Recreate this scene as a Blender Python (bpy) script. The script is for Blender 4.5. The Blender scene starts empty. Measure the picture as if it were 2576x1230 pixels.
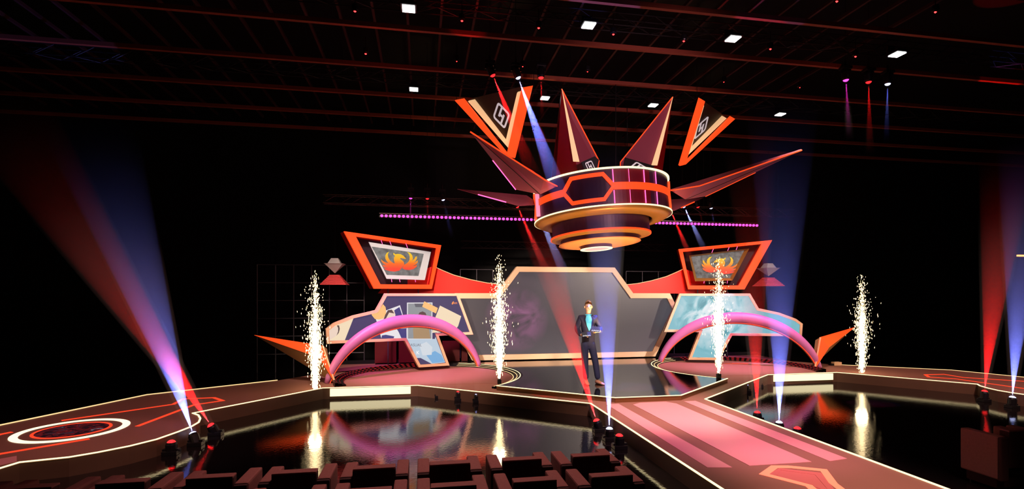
import bpy, bmesh, math, random
from mathutils import Vector, Matrix, Euler
random.seed(7)
R = math.radians
FPX = 1280.0; HC = 2.30
TH = math.atan(1280/7300.0)
SN, CS = math.sin(TH), math.cos(TH)
XC = 4.28                       # symmetry axis of the set
CAM = Vector((0, 0, HC))
col = bpy.context.scene.collection

# ------------------------------------------------------------ placing
def ray(px, py):
    u = (px-1288)/FPX; v = (740-py)/FPX
    return Vector((SN+u*CS, CS-u*SN, v))
def onZ(px, py, z):
    r = ray(px, py); return CAM + r*((z-HC)/r.z)
def onY(px, py, Y):
    r = ray(px, py); return CAM + r*(Y/r.y)
def onP(px, py, a, b, c):
    """point of a pixel on the plane through three points"""
    n = (b-a).cross(c-a); r = ray(px, py)
    return CAM + r*((a-CAM).dot(n)/r.dot(n))
def onV(px, py, a, b):
    a = Vector((a[0], a[1], 0)); b = Vector((b[0], b[1], 0))
    return onP(px, py, a, b, a+Vector((0, 0, 1)))
def mir(p):
    return Vector((2*XC-p[0], p[1], p[2]))

# ------------------------------------------------------------ materials
def lin(c):
    out = []
    for v in c:
        v = v/255.0
        out.append(v/12.92 if v <= 0.04045 else ((v+0.055)/1.055)**2.4)
    return (*out, 1.0)
MATS = {}
def mat(name, rgb, rough=0.6, metal=0.0, spec=0.4, noise=0.0, scale=8.0, bump=0.0, ior=1.45, coat=0.0):
    if name in MATS: return MATS[name]
    m = bpy.data.materials.new(name); m.use_nodes = True
    nt = m.node_tree; b = nt.nodes['Principled BSDF']
    b.inputs['Base Color'].default_value = lin(rgb)
    b.inputs['Roughness'].default_value = rough
    b.inputs['Metallic'].default_value = metal
    b.inputs['Specular IOR Level'].default_value = spec
    b.inputs['IOR'].default_value = ior
    b.inputs['Coat Weight'].default_value = coat
    if noise or bump:
        tc = nt.nodes.new('ShaderNodeTexCoord')
        n = nt.nodes.new('ShaderNodeTexNoise'); n.inputs['Scale'].default_value = scale; n.inputs['Detail'].default_value = 4
        nt.links.new(tc.outputs['Object'], n.inputs['Vector'])
        if noise:
            mx = nt.nodes.new('ShaderNodeMixRGB'); mx.blend_type = 'MULTIPLY'; mx.inputs[0].default_value = noise
            mx.inputs[1].default_value = lin(rgb)
            nt.links.new(n.outputs['Fac'], mx.inputs[2]); nt.links.new(mx.outputs[0], b.inputs['Base Color'])
        if bump:
            bp = nt.nodes.new('ShaderNodeBump'); bp.inputs['Strength'].default_value = bump; bp.inputs['Distance'].default_value = 0.02
            nt.links.new(n.outputs['Fac'], bp.inputs['Height']); nt.links.new(bp.outputs[0], b.inputs['Normal'])
    MATS[name] = m; return m
def emis(name, rgb, strength=1.0, base=(20, 20, 20), sample=True):
    if name in MATS: return MATS[name]
    m = bpy.data.materials.new(name); m.use_nodes = True
    b = m.node_tree.nodes['Principled BSDF']
    b.inputs['Base Color'].default_value = lin(base)
    b.inputs['Roughness'].default_value = 0.5
    b.inputs['Emission Color'].default_value = lin(rgb)
    b.inputs['Emission Strength'].default_value = strength
    if not sample: m.cycles.emission_sampling = 'NONE'
    MATS[name] = m; return m
def ramp_mat(name, stops, scale=1.0, detail=4.0, distort=0.0, strength=1.0, emit=True, vec=None, rough=0.5, grad=None):
    """noise (or object-space gradient) through a colour ramp"""
    m = bpy.data.materials.new(name); m.use_nodes = True
    nt = m.node_tree; b = nt.nodes['Principled BSDF']; b.inputs['Roughness'].default_value = rough
    tc = nt.nodes.new('ShaderNodeTexCoord')
    cr = nt.nodes.new('ShaderNodeValToRGB')
    el = cr.color_ramp.elements
    while len(el) > 1: el.remove(el[-1])
    el[0].position = stops[0][0]; el[0].color = lin(stops[0][1])
    for p, c in stops[1:]:
        e = el.new(p); e.color = lin(c)
    if grad:                                   # (axis, lo, hi)
        sp = nt.nodes.new('ShaderNodeSeparateXYZ'); nt.links.new(tc.outputs['Object'], sp.inputs[0])
        mr = nt.nodes.new('ShaderNodeMapRange'); mr.inputs['From Min'].default_value = grad[1]; mr.inputs['From Max'].default_value = grad[2]
        nt.links.new(sp.outputs[grad[0]], mr.inputs['Value']); nt.links.new(mr.outputs[0], cr.inputs[0])
    else:
        n = nt.nodes.new('ShaderNodeTexNoise'); n.inputs['Scale'].default_value = scale; n.inputs['Detail'].default_value = detail
        n.inputs['Distortion'].default_value = distort
        nt.links.new(tc.outputs['Object'], n.inputs['Vector']); nt.links.new(n.outputs['Fac'], cr.inputs[0])
    if emit:
        b.inputs['Base Color'].default_value = (0.01, 0.01, 0.01, 1)
        nt.links.new(cr.outputs[0], b.inputs['Emission Color']); b.inputs['Emission Strength'].default_value = strength
    else:
        nt.links.new(cr.outputs[0], b.inputs['Base Color'])
    return m
def haze(name, dens, rgb=(255, 255, 255)):
    """thin smoke, densest near the lamp and thinning out along the beam"""
    m = bpy.data.materials.new(name); m.use_nodes = True
    nt = m.node_tree
    nt.nodes.remove(nt.nodes['Principled BSDF'])
    v = nt.nodes.new('ShaderNodeVolumeScatter')
    v.inputs['Color'].default_value = lin(rgb)
    tc = nt.nodes.new('ShaderNodeTexCoord'); sp = nt.nodes.new('ShaderNodeSeparateXYZ'); nt.links.new(tc.outputs['Generated'], sp.inputs[0])
    mr = nt.nodes.new('ShaderNodeMapRange'); mr.inputs['From Min'].default_value = 1.0; mr.inputs['From Max'].default_value = 0.0
    nt.links.new(sp.outputs[2], mr.inputs['Value'])
    pw = nt.nodes.new('ShaderNodeMath'); pw.operation = 'POWER'; pw.inputs[1].default_value = 2.3; nt.links.new(mr.outputs[0], pw.inputs[0])  # fade of the light along the beam, set through density
    ml = nt.nodes.new('ShaderNodeMath'); ml.operation = 'MULTIPLY'; ml.inputs[1].default_value = dens; nt.links.new(pw.outputs[0], ml.inputs[0])
    nt.links.new(ml.outputs[0], v.inputs['Density'])
    nt.links.new(v.outputs[0], nt.nodes['Material Output'].inputs['Volume'])
    MATS[name] = m; return m

M = dict(
    black=mat('black_metal', (26, 24, 26), 0.45, 0.3),
    case=mat('lamp_housing', (34, 32, 36), 0.35, 0.5),
    hall=mat('hall_black', (12, 8, 10), 0.9, noise=0.4, scale=2),
    floor=mat('polished_floor', (20, 15, 17), 0.06, spec=0.8, ior=1.85, bump=0.05, scale=20),
    podium=mat('podium_gloss', (16, 13, 14), 0.06, spec=0.5, ior=1.55, bump=0.03, scale=18),
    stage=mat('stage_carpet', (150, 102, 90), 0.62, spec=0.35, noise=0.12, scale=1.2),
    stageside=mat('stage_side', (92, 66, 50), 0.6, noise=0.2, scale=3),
    pink=mat('runway_pink', (226, 150, 156), 0.5, spec=0.3),
    salmon=mat('salmon_inlay', (205, 110, 108), 0.6),
    strip=emis('warm_led', (255, 234, 176), 1.9),
    stripdim=emis('warm_led_dim', (255, 214, 150), 1.2),
    panel=emis('warm_led_panel', (255, 238, 188), 1.5),
    orange=emis('orange_led', (255, 76, 26), 1.0, base=(200, 60, 20)),
    orangef=emis('orange_floor_led', (255, 70, 40), 1.0, base=(200, 60, 30)),
    orangep=emis('orange_pale_led', (255, 130, 100), 1.0, base=(220, 120, 90)),
    white=emis('flood_white', (255, 255, 255), 5.0),
    reddot=emis('red_lamp', (255, 40, 40), 9.0),
    cream=mat('cream_frame', (226, 186, 150), 0.45, spec=0.4),
    creamled=emis('cream_led', (255, 205, 150), 0.75, base=(220, 180, 140)),
    gold=mat('gold_underside', (196, 140, 66), 0.4, 0.35, noise=0.2, scale=2),
    goldd=mat('gold_dark', (120, 78, 42), 0.5),
    drum=mat('drum_dark', (66, 34, 60), 0.4, spec=0.5),
    drumr=mat('drum_red', (120, 22, 40), 0.4, spec=0.5),
    neon=emis('magenta_neon', (255, 90, 160), 2.4),
    mauve=mat('mauve_skin', (168, 80, 100), 0.45),
    purple=mat('purple_skin', (184, 108, 164), 0.4, spec=0.3),
    red=mat('deep_red', (190, 10, 14), 0.5),
    spikered=mat('spike_red', (130, 8, 12), 0.45),
    sweep=mat('red_sweep', (225, 30, 14), 0.45),
    tan=mat('tan_panel', (150, 108, 72), 0.6),
    brown=mat('brown_screen', (60, 38, 26), 0.5),
    emb=emis('emblem_silver', (190, 180, 185), 0.8, base=(190, 185, 190)),
    steel=mat('dim_steel', (58, 42, 44), 0.4, 0.8),
    pipe=mat('scaffold_pipe', (110, 105, 112), 0.5, 0.6),
    beam=mat('roof_beam', (134, 64, 46), 0.6),
    joist=mat('roof_joist', (52, 20, 20), 0.7),
    redpanel=mat('red_panel', (84, 8, 10), 0.6),
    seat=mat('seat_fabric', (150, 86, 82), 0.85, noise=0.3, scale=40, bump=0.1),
    seatd=mat('seat_fabric_shaded', (60, 22, 24), 0.9, noise=0.3, scale=40),  # darker copy of the seat fabric, shade of the rear faces painted in
    dark=mat('recess_dark', (52, 30, 44), 0.35),
    magenta=emis('bulb_magenta', (255, 70, 200), 2.2),
    ornament=mat('ornament_grey', (190, 186, 190), 0.4),
    ornred=mat('ornament_red', (235, 80, 84), 0.5),
)

# ------------------------------------------------------------ mesh builder
class MB:
    def __init__(s): s.v = []; s.f = []
    def add(s, vs, fs):
        o = len(s.v); s.v += [Vector(p) for p in vs]; s.f += [tuple(i+o for i in f) for f in fs]; return s
    def prism(s, pts, ext):
        n = len(pts); ext = Vector(ext); pts = [Vector(p) for p in pts]
        return s.add(pts+[p+ext for p in pts], [tuple(range(n)), tuple(range(2*n-1, n-1, -1))]+[(i, i+n, (i+1) % n+n, (i+1) % n) for i in range(n)])
    def ring(s, outer, inner, ext):
        n = len(outer); ext = Vector(ext)
        vs = [Vector(p) for p in outer]+[Vector(p) for p in inner]
        vs += [p+ext for p in vs]
        fs = []
        for i in range(n):
            j = (i+1) % n
            fs += [(i, j, n+j, n+i), (2*n+j, 2*n+i, 3*n+i, 3*n+j), (i, 2*n+i, 2*n+j, j), (n+i, n+j, 3*n+j, 3*n+i)]
        return s.add(vs, fs)
    def box(s, c, d, rz=0.0, rot=None):
        c = Vector(c); m = rot if rot else Matrix.Rotation(rz, 3, 'Z')
        vs = [c+m@Vector((x*d[0]/2, y*d[1]/2, z*d[2]/2)) for x in (-1, 1) for y in (-1, 1) for z in (-1, 1)]
        return s.add(vs, [(0, 1, 3, 2), (4, 6, 7, 5), (0, 4, 5, 1), (2, 3, 7, 6), (0, 2, 6, 4), (1, 5, 7, 3)])
    def tube(s, pts, r, k=6, closed=False, up=(0, 0, 1), ell=None):
        pts = [Vector(p) for p in pts]; n = len(pts); rings = []
        for i, p in enumerate(pts):
            a = pts[(i-1) % n] if (closed or i) else p
            b = pts[(i+1) % n] if (closed or i < n-1) else p
            t = (b-a).normalized(); u = Vector(up)
            if abs(t.dot(u)) > 0.95: u = Vector((1, 0, 0))
            x = t.cross(u).normalized(); y = x.cross(t).normalized()
            ri = r[i] if isinstance(r, (list, tuple)) else r
            e = ell or (1, 1)
            rings.append([p+(x*math.cos(2*math.pi*j/k)*e[0]+y*math.sin(2*math.pi*j/k)*e[1])*ri for j in range(k)])
        vs = [q for g in rings for q in g]; fs = []
        for i in range(n if closed else n-1):
            a, b = i*k, ((i+1) % n)*k
            fs += [(a+j, a+(j+1) % k, b+(j+1) % k, b+j) for j in range(k)]
        if not closed: fs += [tuple(range(k))[::-1], tuple((n-1)*k+j for j in range(k))]
        return s.add(vs, fs)
    def ribbon(s, pts, w, h, closed=False, z=None):
        """flat strip of width w and height h following a horizontal path"""
        pts = [Vector(p) for p in pts]; n = len(pts); L = []; Rr = []
        for i, p in enumerate(pts):
            a = pts[(i-1) % n] if (closed or i) else None
            b = pts[(i+1) % n] if (closed or i < n-1) else None
            d1 = (p-a).normalized() if a is not None else (b-p).normalized()
            d2 = (b-p).normalized() if b is not None else d1
            n1 = Vector((-d1.y, d1.x, 0)); n2 = Vector((-d2.y, d2.x, 0))
            m = (n1+n2); m = m.normalized() if m.length > 1e-6 else n1
            k = 1/max(0.4, m.dot(n1))
            L.append(p+m*w/2*k); Rr.append(p-m*w/2*k)
        vs = L+Rr+[q+Vector((0, 0, h)) for q in L+Rr]; fs = []
        for i in range(n if closed else n-1):
            j = (i+1) % n
            fs += [(i, j, n+j, n+i), (2*n+i, 3*n+i, 3*n+j, 2*n+j), (i, 2*n+i, 2*n+j, j), (n+i, n+j, 3*n+j, 3*n+i)]
        if not closed:
            fs += [(0, n, 3*n, 2*n), (n-1, 3*n-1, 4*n-1, 2*n-1)]
        return s.add(vs, fs)
    def lathe(s, prof, c, k=64, a0=0.0, a1=360.0, closed_prof=False):
        c = Vector(c); full = abs(a1-a0) >= 359.9; m = k if full else k+1; P = len(prof); vs = []
        for i in range(m):
            a = R(a0+(a1-a0)*i/k)
            vs += [c+Vector((r*math.cos(a), r*math.sin(a), z)) for r, z in prof]
        fs = []
        for i in range(k):
            j = (i+1) % m
            for q in range(P if closed_prof else P-1):
                w = (q+1) % P
                fs.append((i*P+q, j*P+q, j*P+w, i*P+w))
        return s.add(vs, fs)
    def xf(s, m):
        s.v = [m@p for p in s.v]; return s
    def mirror(s):
        s.v = [mir(p) for p in s.v]; s.f = [f[::-1] for f in s.f]; return s
    def copy(s):
        q = MB(); q.v = [p.copy() for p in s.v]; q.f = list(s.f); return q
    def build(s, name, m, parent=None, smooth=False, bevel=0.0, origin=None):
        org = Vector(parent['_o']) if parent is not None and '_o' in parent else Vector((0, 0, 0))
        own = Vector((0, 0, 0))
        if parent is None:
            xs = [p.x for p in s.v]; ys = [p.y for p in s.v]; zs = [p.z for p in s.v]
            own = Vector(origin) if origin is not None else Vector(((min(xs)+max(xs))/2, (min(ys)+max(ys))/2, min(zs)))
        me = bpy.data.meshes.new(name)
        me.from_pydata([tuple(p-org-own) for p in s.v], [], s.f)
        bm = bmesh.new(); bm.from_mesh(me)
        bmesh.ops.remove_doubles(bm, verts=bm.verts, dist=1e-5)
        bmesh.ops.recalc_face_normals(bm, faces=bm.faces)
        if bevel: bmesh.ops.bevel(bm, geom=[e for e in bm.edges], offset=bevel, segments=2, affect='EDGES', profile=0.6)
        bm.to_mesh(me); bm.free()
        if smooth:
            for p in me.polygons: p.use_smooth = True
        me.materials.append(M[m] if isinstance(m, str) else m)
        o = bpy.data.objects.new(name, me); col.objects.link(o)
        o.location = own
        if parent is not None:
            o.parent = parent
            o['_o'] = tuple(org)
        return o
def tag(o, label, cat=None, group=None, kind=None):
    if label: o['label'] = label
    if cat: o['category'] = cat
    if group: o['group'] = group
    if kind: o['kind'] = kind
    return o
def thing(name, label, cat, loc=(0, 0, 0), group=None, kind=None):
    o = bpy.data.objects.new(name, None); col.objects.link(o)
    o.location = loc; o['_o'] = tuple(loc); o.empty_display_size = 0.1
    return tag(o, label, cat, group, kind)
def copy_tree(o, parent=None):
    c = o.copy(); col.objects.link(c); c.parent = parent
    for ch in list(o.children): copy_tree(ch, c)
    return c
def inset(pts, w):
    """inset a planar polygon by w (list or number); works in its own plane"""
    pts = [Vector(p) for p in pts]; n = len(pts)
    nrm = Vector((0, 0, 0))
    for i in range(n): nrm += pts[i].cross(pts[(i+1) % n])
    nrm.normalize(); out = []
    for i in range(n):
        a, p, b = pts[i-1], pts[i], pts[(i+1) % n]
        d1 = (p-a).normalized(); d2 = (b-p).normalized()
        n1 = nrm.cross(d1); n2 = nrm.cross(d2)
        m = n1+n2
        if m.length < 1e-6: m = n1
        m.normalize(); out.append(p+m*w/max(0.35, m.dot(n1)))
    return out
def offset(pts, v): return [Vector(p)+Vector(v) for p in pts]
def arc(cx, cy, r, a0, a1, n, z=0.0):
    return [Vector((cx+r*math.cos(R(a0+(a1-a0)*i/n)), cy+r*math.sin(R(a0+(a1-a0)*i/n)), z)) for i in range(n+1)]
def text(name, s, size, origin, xdir, ydir, m, parent=None, ext=0.002):
    cu = bpy.data.curves.new(name, 'FONT'); cu.body = s; cu.size = size; cu.extrude = ext; cu.align_x = 'CENTER'; cu.align_y = 'CENTER'
    o = bpy.data.objects.new(name, cu); col.objects.link(o)
    x = Vector(xdir).normalized(); z = x.cross(Vector(ydir)).normalized(); y = z.cross(x)
    mt = Matrix((x, y, z)).transposed().to_4x4(); mt.translation = Vector(origin)-(Vector(parent['_o']) if parent is not None else Vector())
    o.matrix_local = mt
    cu.materials.append(M[m] if isinstance(m, str) else m)
    dg = bpy.context.evaluated_depsgraph_get(); dg.update()
    me = bpy.data.meshes.new_from_object(o.evaluated_get(dg)); bpy.data.objects.remove(o)
    o = bpy.data.objects.new(name, me); col.objects.link(o)
    if parent is not None: o.parent = parent
    o.matrix_local = mt
    return o
def tocam(p, d):
    """step of d metres out of a wall-like surface, toward the audience"""
    return Vector(p)+Vector((0, -d, 0))

# ------------------------------------------------------------ camera, world
cam = bpy.data.cameras.new('camera'); co = bpy.data.objects.new('camera', cam); col.objects.link(co)
co.location = CAM; co.rotation_euler = (R(90), 0, -TH)
cam.sensor_width = 36; cam.lens = 36*FPX/2576; cam.shift_y = 125/2576; cam.clip_end = 200
sc = bpy.context.scene; sc.camera = co
w = bpy.data.worlds.new('world'); sc.world = w; w.use_nodes = True
w.node_tree.nodes['Background'].inputs[0].default_value = (0.0016, 0.0010, 0.0016, 1)
w.node_tree.nodes['Background'].inputs[1].default_value = 1.0
sc.view_settings.view_transform = 'Standard'; sc.view_settings.look = 'None'
sc.view_settings.gamma = 1; sc.view_settings.exposure = 0.0
sc.cycles.use_denoising = True
sc.cycles.max_bounces = 6; sc.cycles.diffuse_bounces = 2; sc.cycles.glossy_bounces = 3
sc.cycles.transparent_max_bounces = 24; sc.cycles.volume_bounces = 0
sc.cycles.sample_clamp_indirect = 4.0

# ------------------------------------------------------------ setting
def struct(mb, name, m, **k):
    o = mb.build(name, m, **k); o['kind'] = 'structure'; return o
struct(MB().box((4, 8, -0.05), (44, 36, 0.1)), 'floor', 'floor')
struct(MB().box((4, 19.1, 4.5), (44, 0.2, 9.4)), 'wall_back', 'hall')
struct(MB().box((-18.1, 8, 4.5), (0.2, 36, 9.4)), 'wall_left', 'hall')
struct(MB().box((26.1, 8, 4.5), (0.2, 36, 9.4)), 'wall_right', 'hall')
struct(MB().box((4, -10.1, 4.5), (44, 0.2, 9.4)), 'wall_front', 'hall')
ceil = struct(MB().box((4, 8, 9.1), (44, 36, 0.2)), 'ceiling', 'hall', origin=(4, 8, 9))
ceil['_o'] = (4, 8, 9)
# roof beams along the hall's width
def beam_y(px, py): return onZ(px, py, 7.02).y
for i, (px, py) in enumerate([(1288, -15), (1288, 100), (1288, 194), (1288, 262), (1288, 313), (1288, 352)]):
    Y = beam_y(px, py)
    mb = MB().box((4, Y, 7.06), (38, 0.07, 0.08))
    struct(mb, 'trim_%d' % (i+1), 'beam')
for i in range(32):
    X = -10.2+i*0.62
    o = MB().box((X, 11.5, 7.52), (0.045, 9.0, 0.06)).build('joist', 'joist', ceil)
# slim truss runs under the roof, ladder-like
def truss(x0, x1, Y, z, label, hh=0.22, step=0.36, m='steel', r=0.011, grp='lattice trusses under the roof'):
    t = thing('lighting_truss', label, 'truss', ((x0+x1)/2, Y, z), grp)
    a = MB(); n = int((x1-x0)/step)
    for dy, dz in ((0, 0), (hh, 0), (0, hh), (hh, hh)):
        a.tube([(x0, Y+dy, z+dz), (x1, Y+dy, z+dz)], r, 5)
    a.build('chord', m, t)
    b = MB()
    for i in range(n):
        xa = x0+i*step; xb = xa+step; f = i % 2
        b.tube([(xa, Y, z+(hh if f else 0)), (xb, Y, z+(0 if f else hh))], r*0.7, 4)
        b.tube([(xa, Y+(hh if f else 0), z), (xb, Y+(0 if f else hh), z)], r*0.7, 4)
        b.tube([(xa, Y+hh, z+(0 if f else hh)), (xb, Y+hh, z+(hh if f else 0))], r*0.7, 4)
    b.build('lattice', m, t)
    for f in (.08, .5, .92):
        x = x0+(x1-x0)*f
        MB().tube([(x, Y+hh/2, z+hh), (x, Y+hh/2, 9.0)], .006, 4).build('hanging_cable', 'black', t)
    return t
truss(-2.6, 3.3, 14.1, 4.72, 'thin lattice truss above the left magenta bulbs, carrying three small spotlights')
truss(5.4, 11.4, 14.1, 4.72, 'thin lattice truss right of the crown, above the right magenta bulbs')
truss(1.2, 8.2, 16.2, 3.78, 'dim lattice truss low behind the crown, above the main screen')
truss(-12, 19, 8.75, 7.18, 'long ceiling truss carrying the nearest row of white floodlights', m='black')
truss(-12, 19, 11.7, 7.12, 'long ceiling truss carrying the far row of white floodlights', m='black')

# ------------------------------------------------------------ ceiling floodlights and red lamps
def flood(px, py, label, s=0.20):
    p = onZ(px, py, 6.90)
    t = thing('floodlight', label, 'floodlight', (p.x, p.y, 6.90), 'square white ceiling floodlights')
    MB().box((p.x, p.y, 6.93), (s+0.05, s+0.05, 0.05)).build('housing', 'case', t)
    MB().box((p.x, p.y, 6.90), (s, s*0.98, 0.02)).build('lens', 'white', t)
    MB().box((p.x, p.y+0.14, 7.02), (s*0.8, 0.03, 0.22)).build('bracket', 'steel', t)
    for dx in (-.13, .13): MB().tube([(p.x+dx, p.y+.04, 6.93), (p.x+dx, p.y+.24, 7.2)], 0.006, 4).build('hanger', 'steel', t)
for (px, py), w1 in zip([(1028, 22), (1481, 64), (1844, 98), (2257, 137)],
                        ['leftmost', 'second from the left', 'third from the left', 'rightmost']):
    flood(px, py, 'white square floodlight, %s of the near upper row of four' % w1)
for (px, py), w1 in zip([(1041, 225), (1371, 247), (1643, 265), (1963, 288)],
                        ['leftmost', 'second from the left', 'third from the left', 'rightmost']):
    flood(px, py, 'white square floodlight, %s of the far lower row of four' % w1, 0.185)
ords = ['first', 'second', 'third', 'fourth', 'fifth', 'sixth', 'seventh', 'eighth', 'ninth']
def redlamp(px, py, label, s=0.013):
    p = onZ(px, py, 6.86)
    t = thing('pin_lamp', label, 'lamp', (p.x, p.y, 6.86), 'small red ceiling lamps')
    MB().lathe([(0, .10), (.05, .10), (.055, 0.02), (.045, 0.0)], p, 12).build('housing', 'case', t)
    MB().tube([p+Vector((-s*1.1, 0, 0)), p+Vector((0, 0, -0.012)), p+Vector((s*1.1, 0, 0))], s*0.75, 8).build('lens', 'reddot', t)
    MB().tube([p+Vector((0, 0, .1)), p+Vector((0, 0, .32))], 0.008, 4).build('hanger', 'steel', t)
for k, (px, py) in enumerate([(893, 28), (1162, 52), (1355, 70), (1543, 86), (1720, 103), (1938, 123), (2152, 142)]):
    redlamp(px, py, 'tiny red lamp in the near ceiling row, %s from the left' % ords[k])
for k, (px, py) in enumerate([(920, 135), (1149, 154), (1315, 167), (1478, 180), (1821, 206), (2012, 220)]):
    redlamp(px, py, 'tiny red lamp in the far ceiling row, %s from the left' % ords[k], 0.013 if k == 0 else 0.007)
for k, (px, py) in enumerate([(2105, 3), (2353, 30)]):
    redlamp(px, py, 'tiny red lamp in the top right corner row, %s' % ['left one', 'right one'][k])

# ------------------------------------------------------------ stage
ZO, ZI = 0.24, 0.33
left_front = [onZ(1486, 1015.6, ZO), onZ(1051, 970, ZO), onZ(812, 976.6, ZO)]
left_front[0].x = 3.11
nose = [onZ(x, y, ZO) for x, y in [(485, 1040), (499, 1045), (504, 1053.5), (500, 1063), (481, 1074), (448, 1087), (394, 1106), (326, 1123), (245, 1139), (174, 1151), (49, 1164), (0, 1179)]]
lp = nose[-1]+(nose[-1]-nose[-2])*3.0
left_outline = [Vector((3.11, -1.0, ZO))]+left_front+nose+[lp]
back_outline = [onZ(0, 1070.6, ZO), onZ(369.5, 993.7, ZO), onZ(698, 957, ZO)]
bl = back_outline[0]+(back_outline[0]-back_outline[1])*0.5
outl = left_outline+[bl]+back_outline+[Vector((-2.6, 13.9, ZO)), Vector((-2.6, 15.6, ZO))]
full = outl+[mir(p) for p in reversed(outl)]
t = thing('stage_platform', 'low brown-pink stage platform with runway and two round-ended side wings', 'stage', (XC, 11, 0))
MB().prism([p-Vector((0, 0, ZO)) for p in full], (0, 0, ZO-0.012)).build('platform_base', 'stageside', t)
MB().prism([p-Vector((0, 0, 0.012)) for p in full], (0, 0, 0.012)).build('deck', 'stage', t)
def edge(pts, name, parent, m='strip', w=0.030, h=0.012, dz=0.001):
    return MB().ribbon([Vector(p)+Vector((0, 0, dz)) for p in pts], w, h).build(name, m, parent)
e = edge(left_outline, 'edge_light', t, w=0.026); e['label'] = 'warm white light strip along the left front stage edge'
e = edge([mir(p) for p in left_outline], 'edge_light', t, w=0.026); e['label'] = 'warm white light strip along the right front stage edge'
edge([bl]+back_outline, 'edge_light', t, 'stripdim', 0.02, 0.016)
edge([mir(p) for p in [bl]+back_outline], 'edge_light', t, 'stripdim', 0.014, 0.012)
# glowing panels in the stage front
pa, pb = onY(830, 984, 11.64).x, onY(1033, 984, 11.64).x
pnl = MB().box(((pa+pb)/2, 11.655, 0.147), (pb-pa, 0.03, 0.165))
o = pnl.build('front_light_panel', 'panel', t); o['label'] = 'long glowing warm white panel, left stage front'
o = pnl.copy().mirror().build('front_light_panel', 'panel', t); o['label'] = 'long glowing warm white panel, right stage front'

# podium (glossy, one step up)
pod = [Vector((1.56, 10.82, ZI)), Vector((3.6, 9.17, ZI)), Vector((4.94, 9.17, ZI)), Vector((7.0, 10.82, ZI))]
pod_full = pod+[Vector((8.0, 12.0, ZI)), Vector((8.2, 15.3, ZI)), Vector((.36, 15.3, ZI)), Vector((.56, 12.0, ZI))]
# podium outline leaves the round side terraces free
cL = (.19, 12.6); cR = (2*XC-.19, 12.6)
rr = 2.25
podr = [Vector((1.56, 10.82, ZI))]+pod[1:3]+[Vector((7.0, 10.82, ZI))]
podr += [mir(q) for q in arc(cL[0], cL[1], rr, -52, 62, 20, ZI)]+[Vector((7.22, 15.2, ZI)), Vector((1.34, 15.2, ZI))]
podr += list(reversed(arc(cL[0], cL[1], rr, -52, 62, 20, ZI)))
t = thing('podium', 'dark mirror-gloss podium under the presenter, in front of the main screen', 'podium', (XC, 12, ZO))
MB().prism([p-Vector((0, 0, ZI-ZO)) for p in podr], (0, 0, ZI-ZO-0.006)).build('podium_base', 'goldd', t)
MB().prism([p-Vector((0, 0, 0.006)) for p in podr], (0, 0, 0.006)).build('podium_top', 'podium', t)
edge(pod, 'edge_light', t, w=0.026)['label'] = 'bright warm light strip along the podium front edge'
# round terraces
for side, nm in ((0, 'left'), (1, 'right')):
    t = thing('round_terrace', 'circular terrace with thin concentric light rings under the %s arch' % nm, 'terrace', (cL[0] if not side else cR[0], 12.6, ZO))
    def bd(mb, n, m, **k):
        if side: mb.mirror()
        return mb.build(n, m, t, **k)
    bd(MB().prism(arc(cL[0], cL[1], 2.02, -29, 204, 60, ZO+.0005), (0, 0, .008)), 'terrace_floor', 'stage')
    for i, (r0, r1, z) in enumerate([(2.02, 2.10, .275), (2.11, 2.18, .30), (2.19, 2.26, .325)]):
        bd(MB().lathe([(r0, ZO), (r1, ZO), (r1, z), (r0, z)], (cL[0], cL[1], 0), 96, -50, 201, True), 'step_ring', 'black', )
        bd(MB().lathe([(r0-.006, z), (r0+.012, z), (r0+.012, z+.006), (r0-.006, z+.006)], (cL[0], cL[1], 0), 96, -48, 68, True), 'ring_light', 'strip' if i == 2 else 'stripdim')
        g = MB()
        for k in range(31):
            a0 = 78+k*3.9
            g.lathe([(r0-.004, z-.012), (r0+.006, z-.012), (r0+.006, z+.004), (r0-.004, z+.004)], (cL[0], cL[1], 0), 2, a0, a0+2.1, True)
        bd(g, 'red_reflection_row', emis('red_reflection', (190, 30, 36), 0.7, sample=False))  # red reflections on the ring steps, put in as glowing dashes

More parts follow.
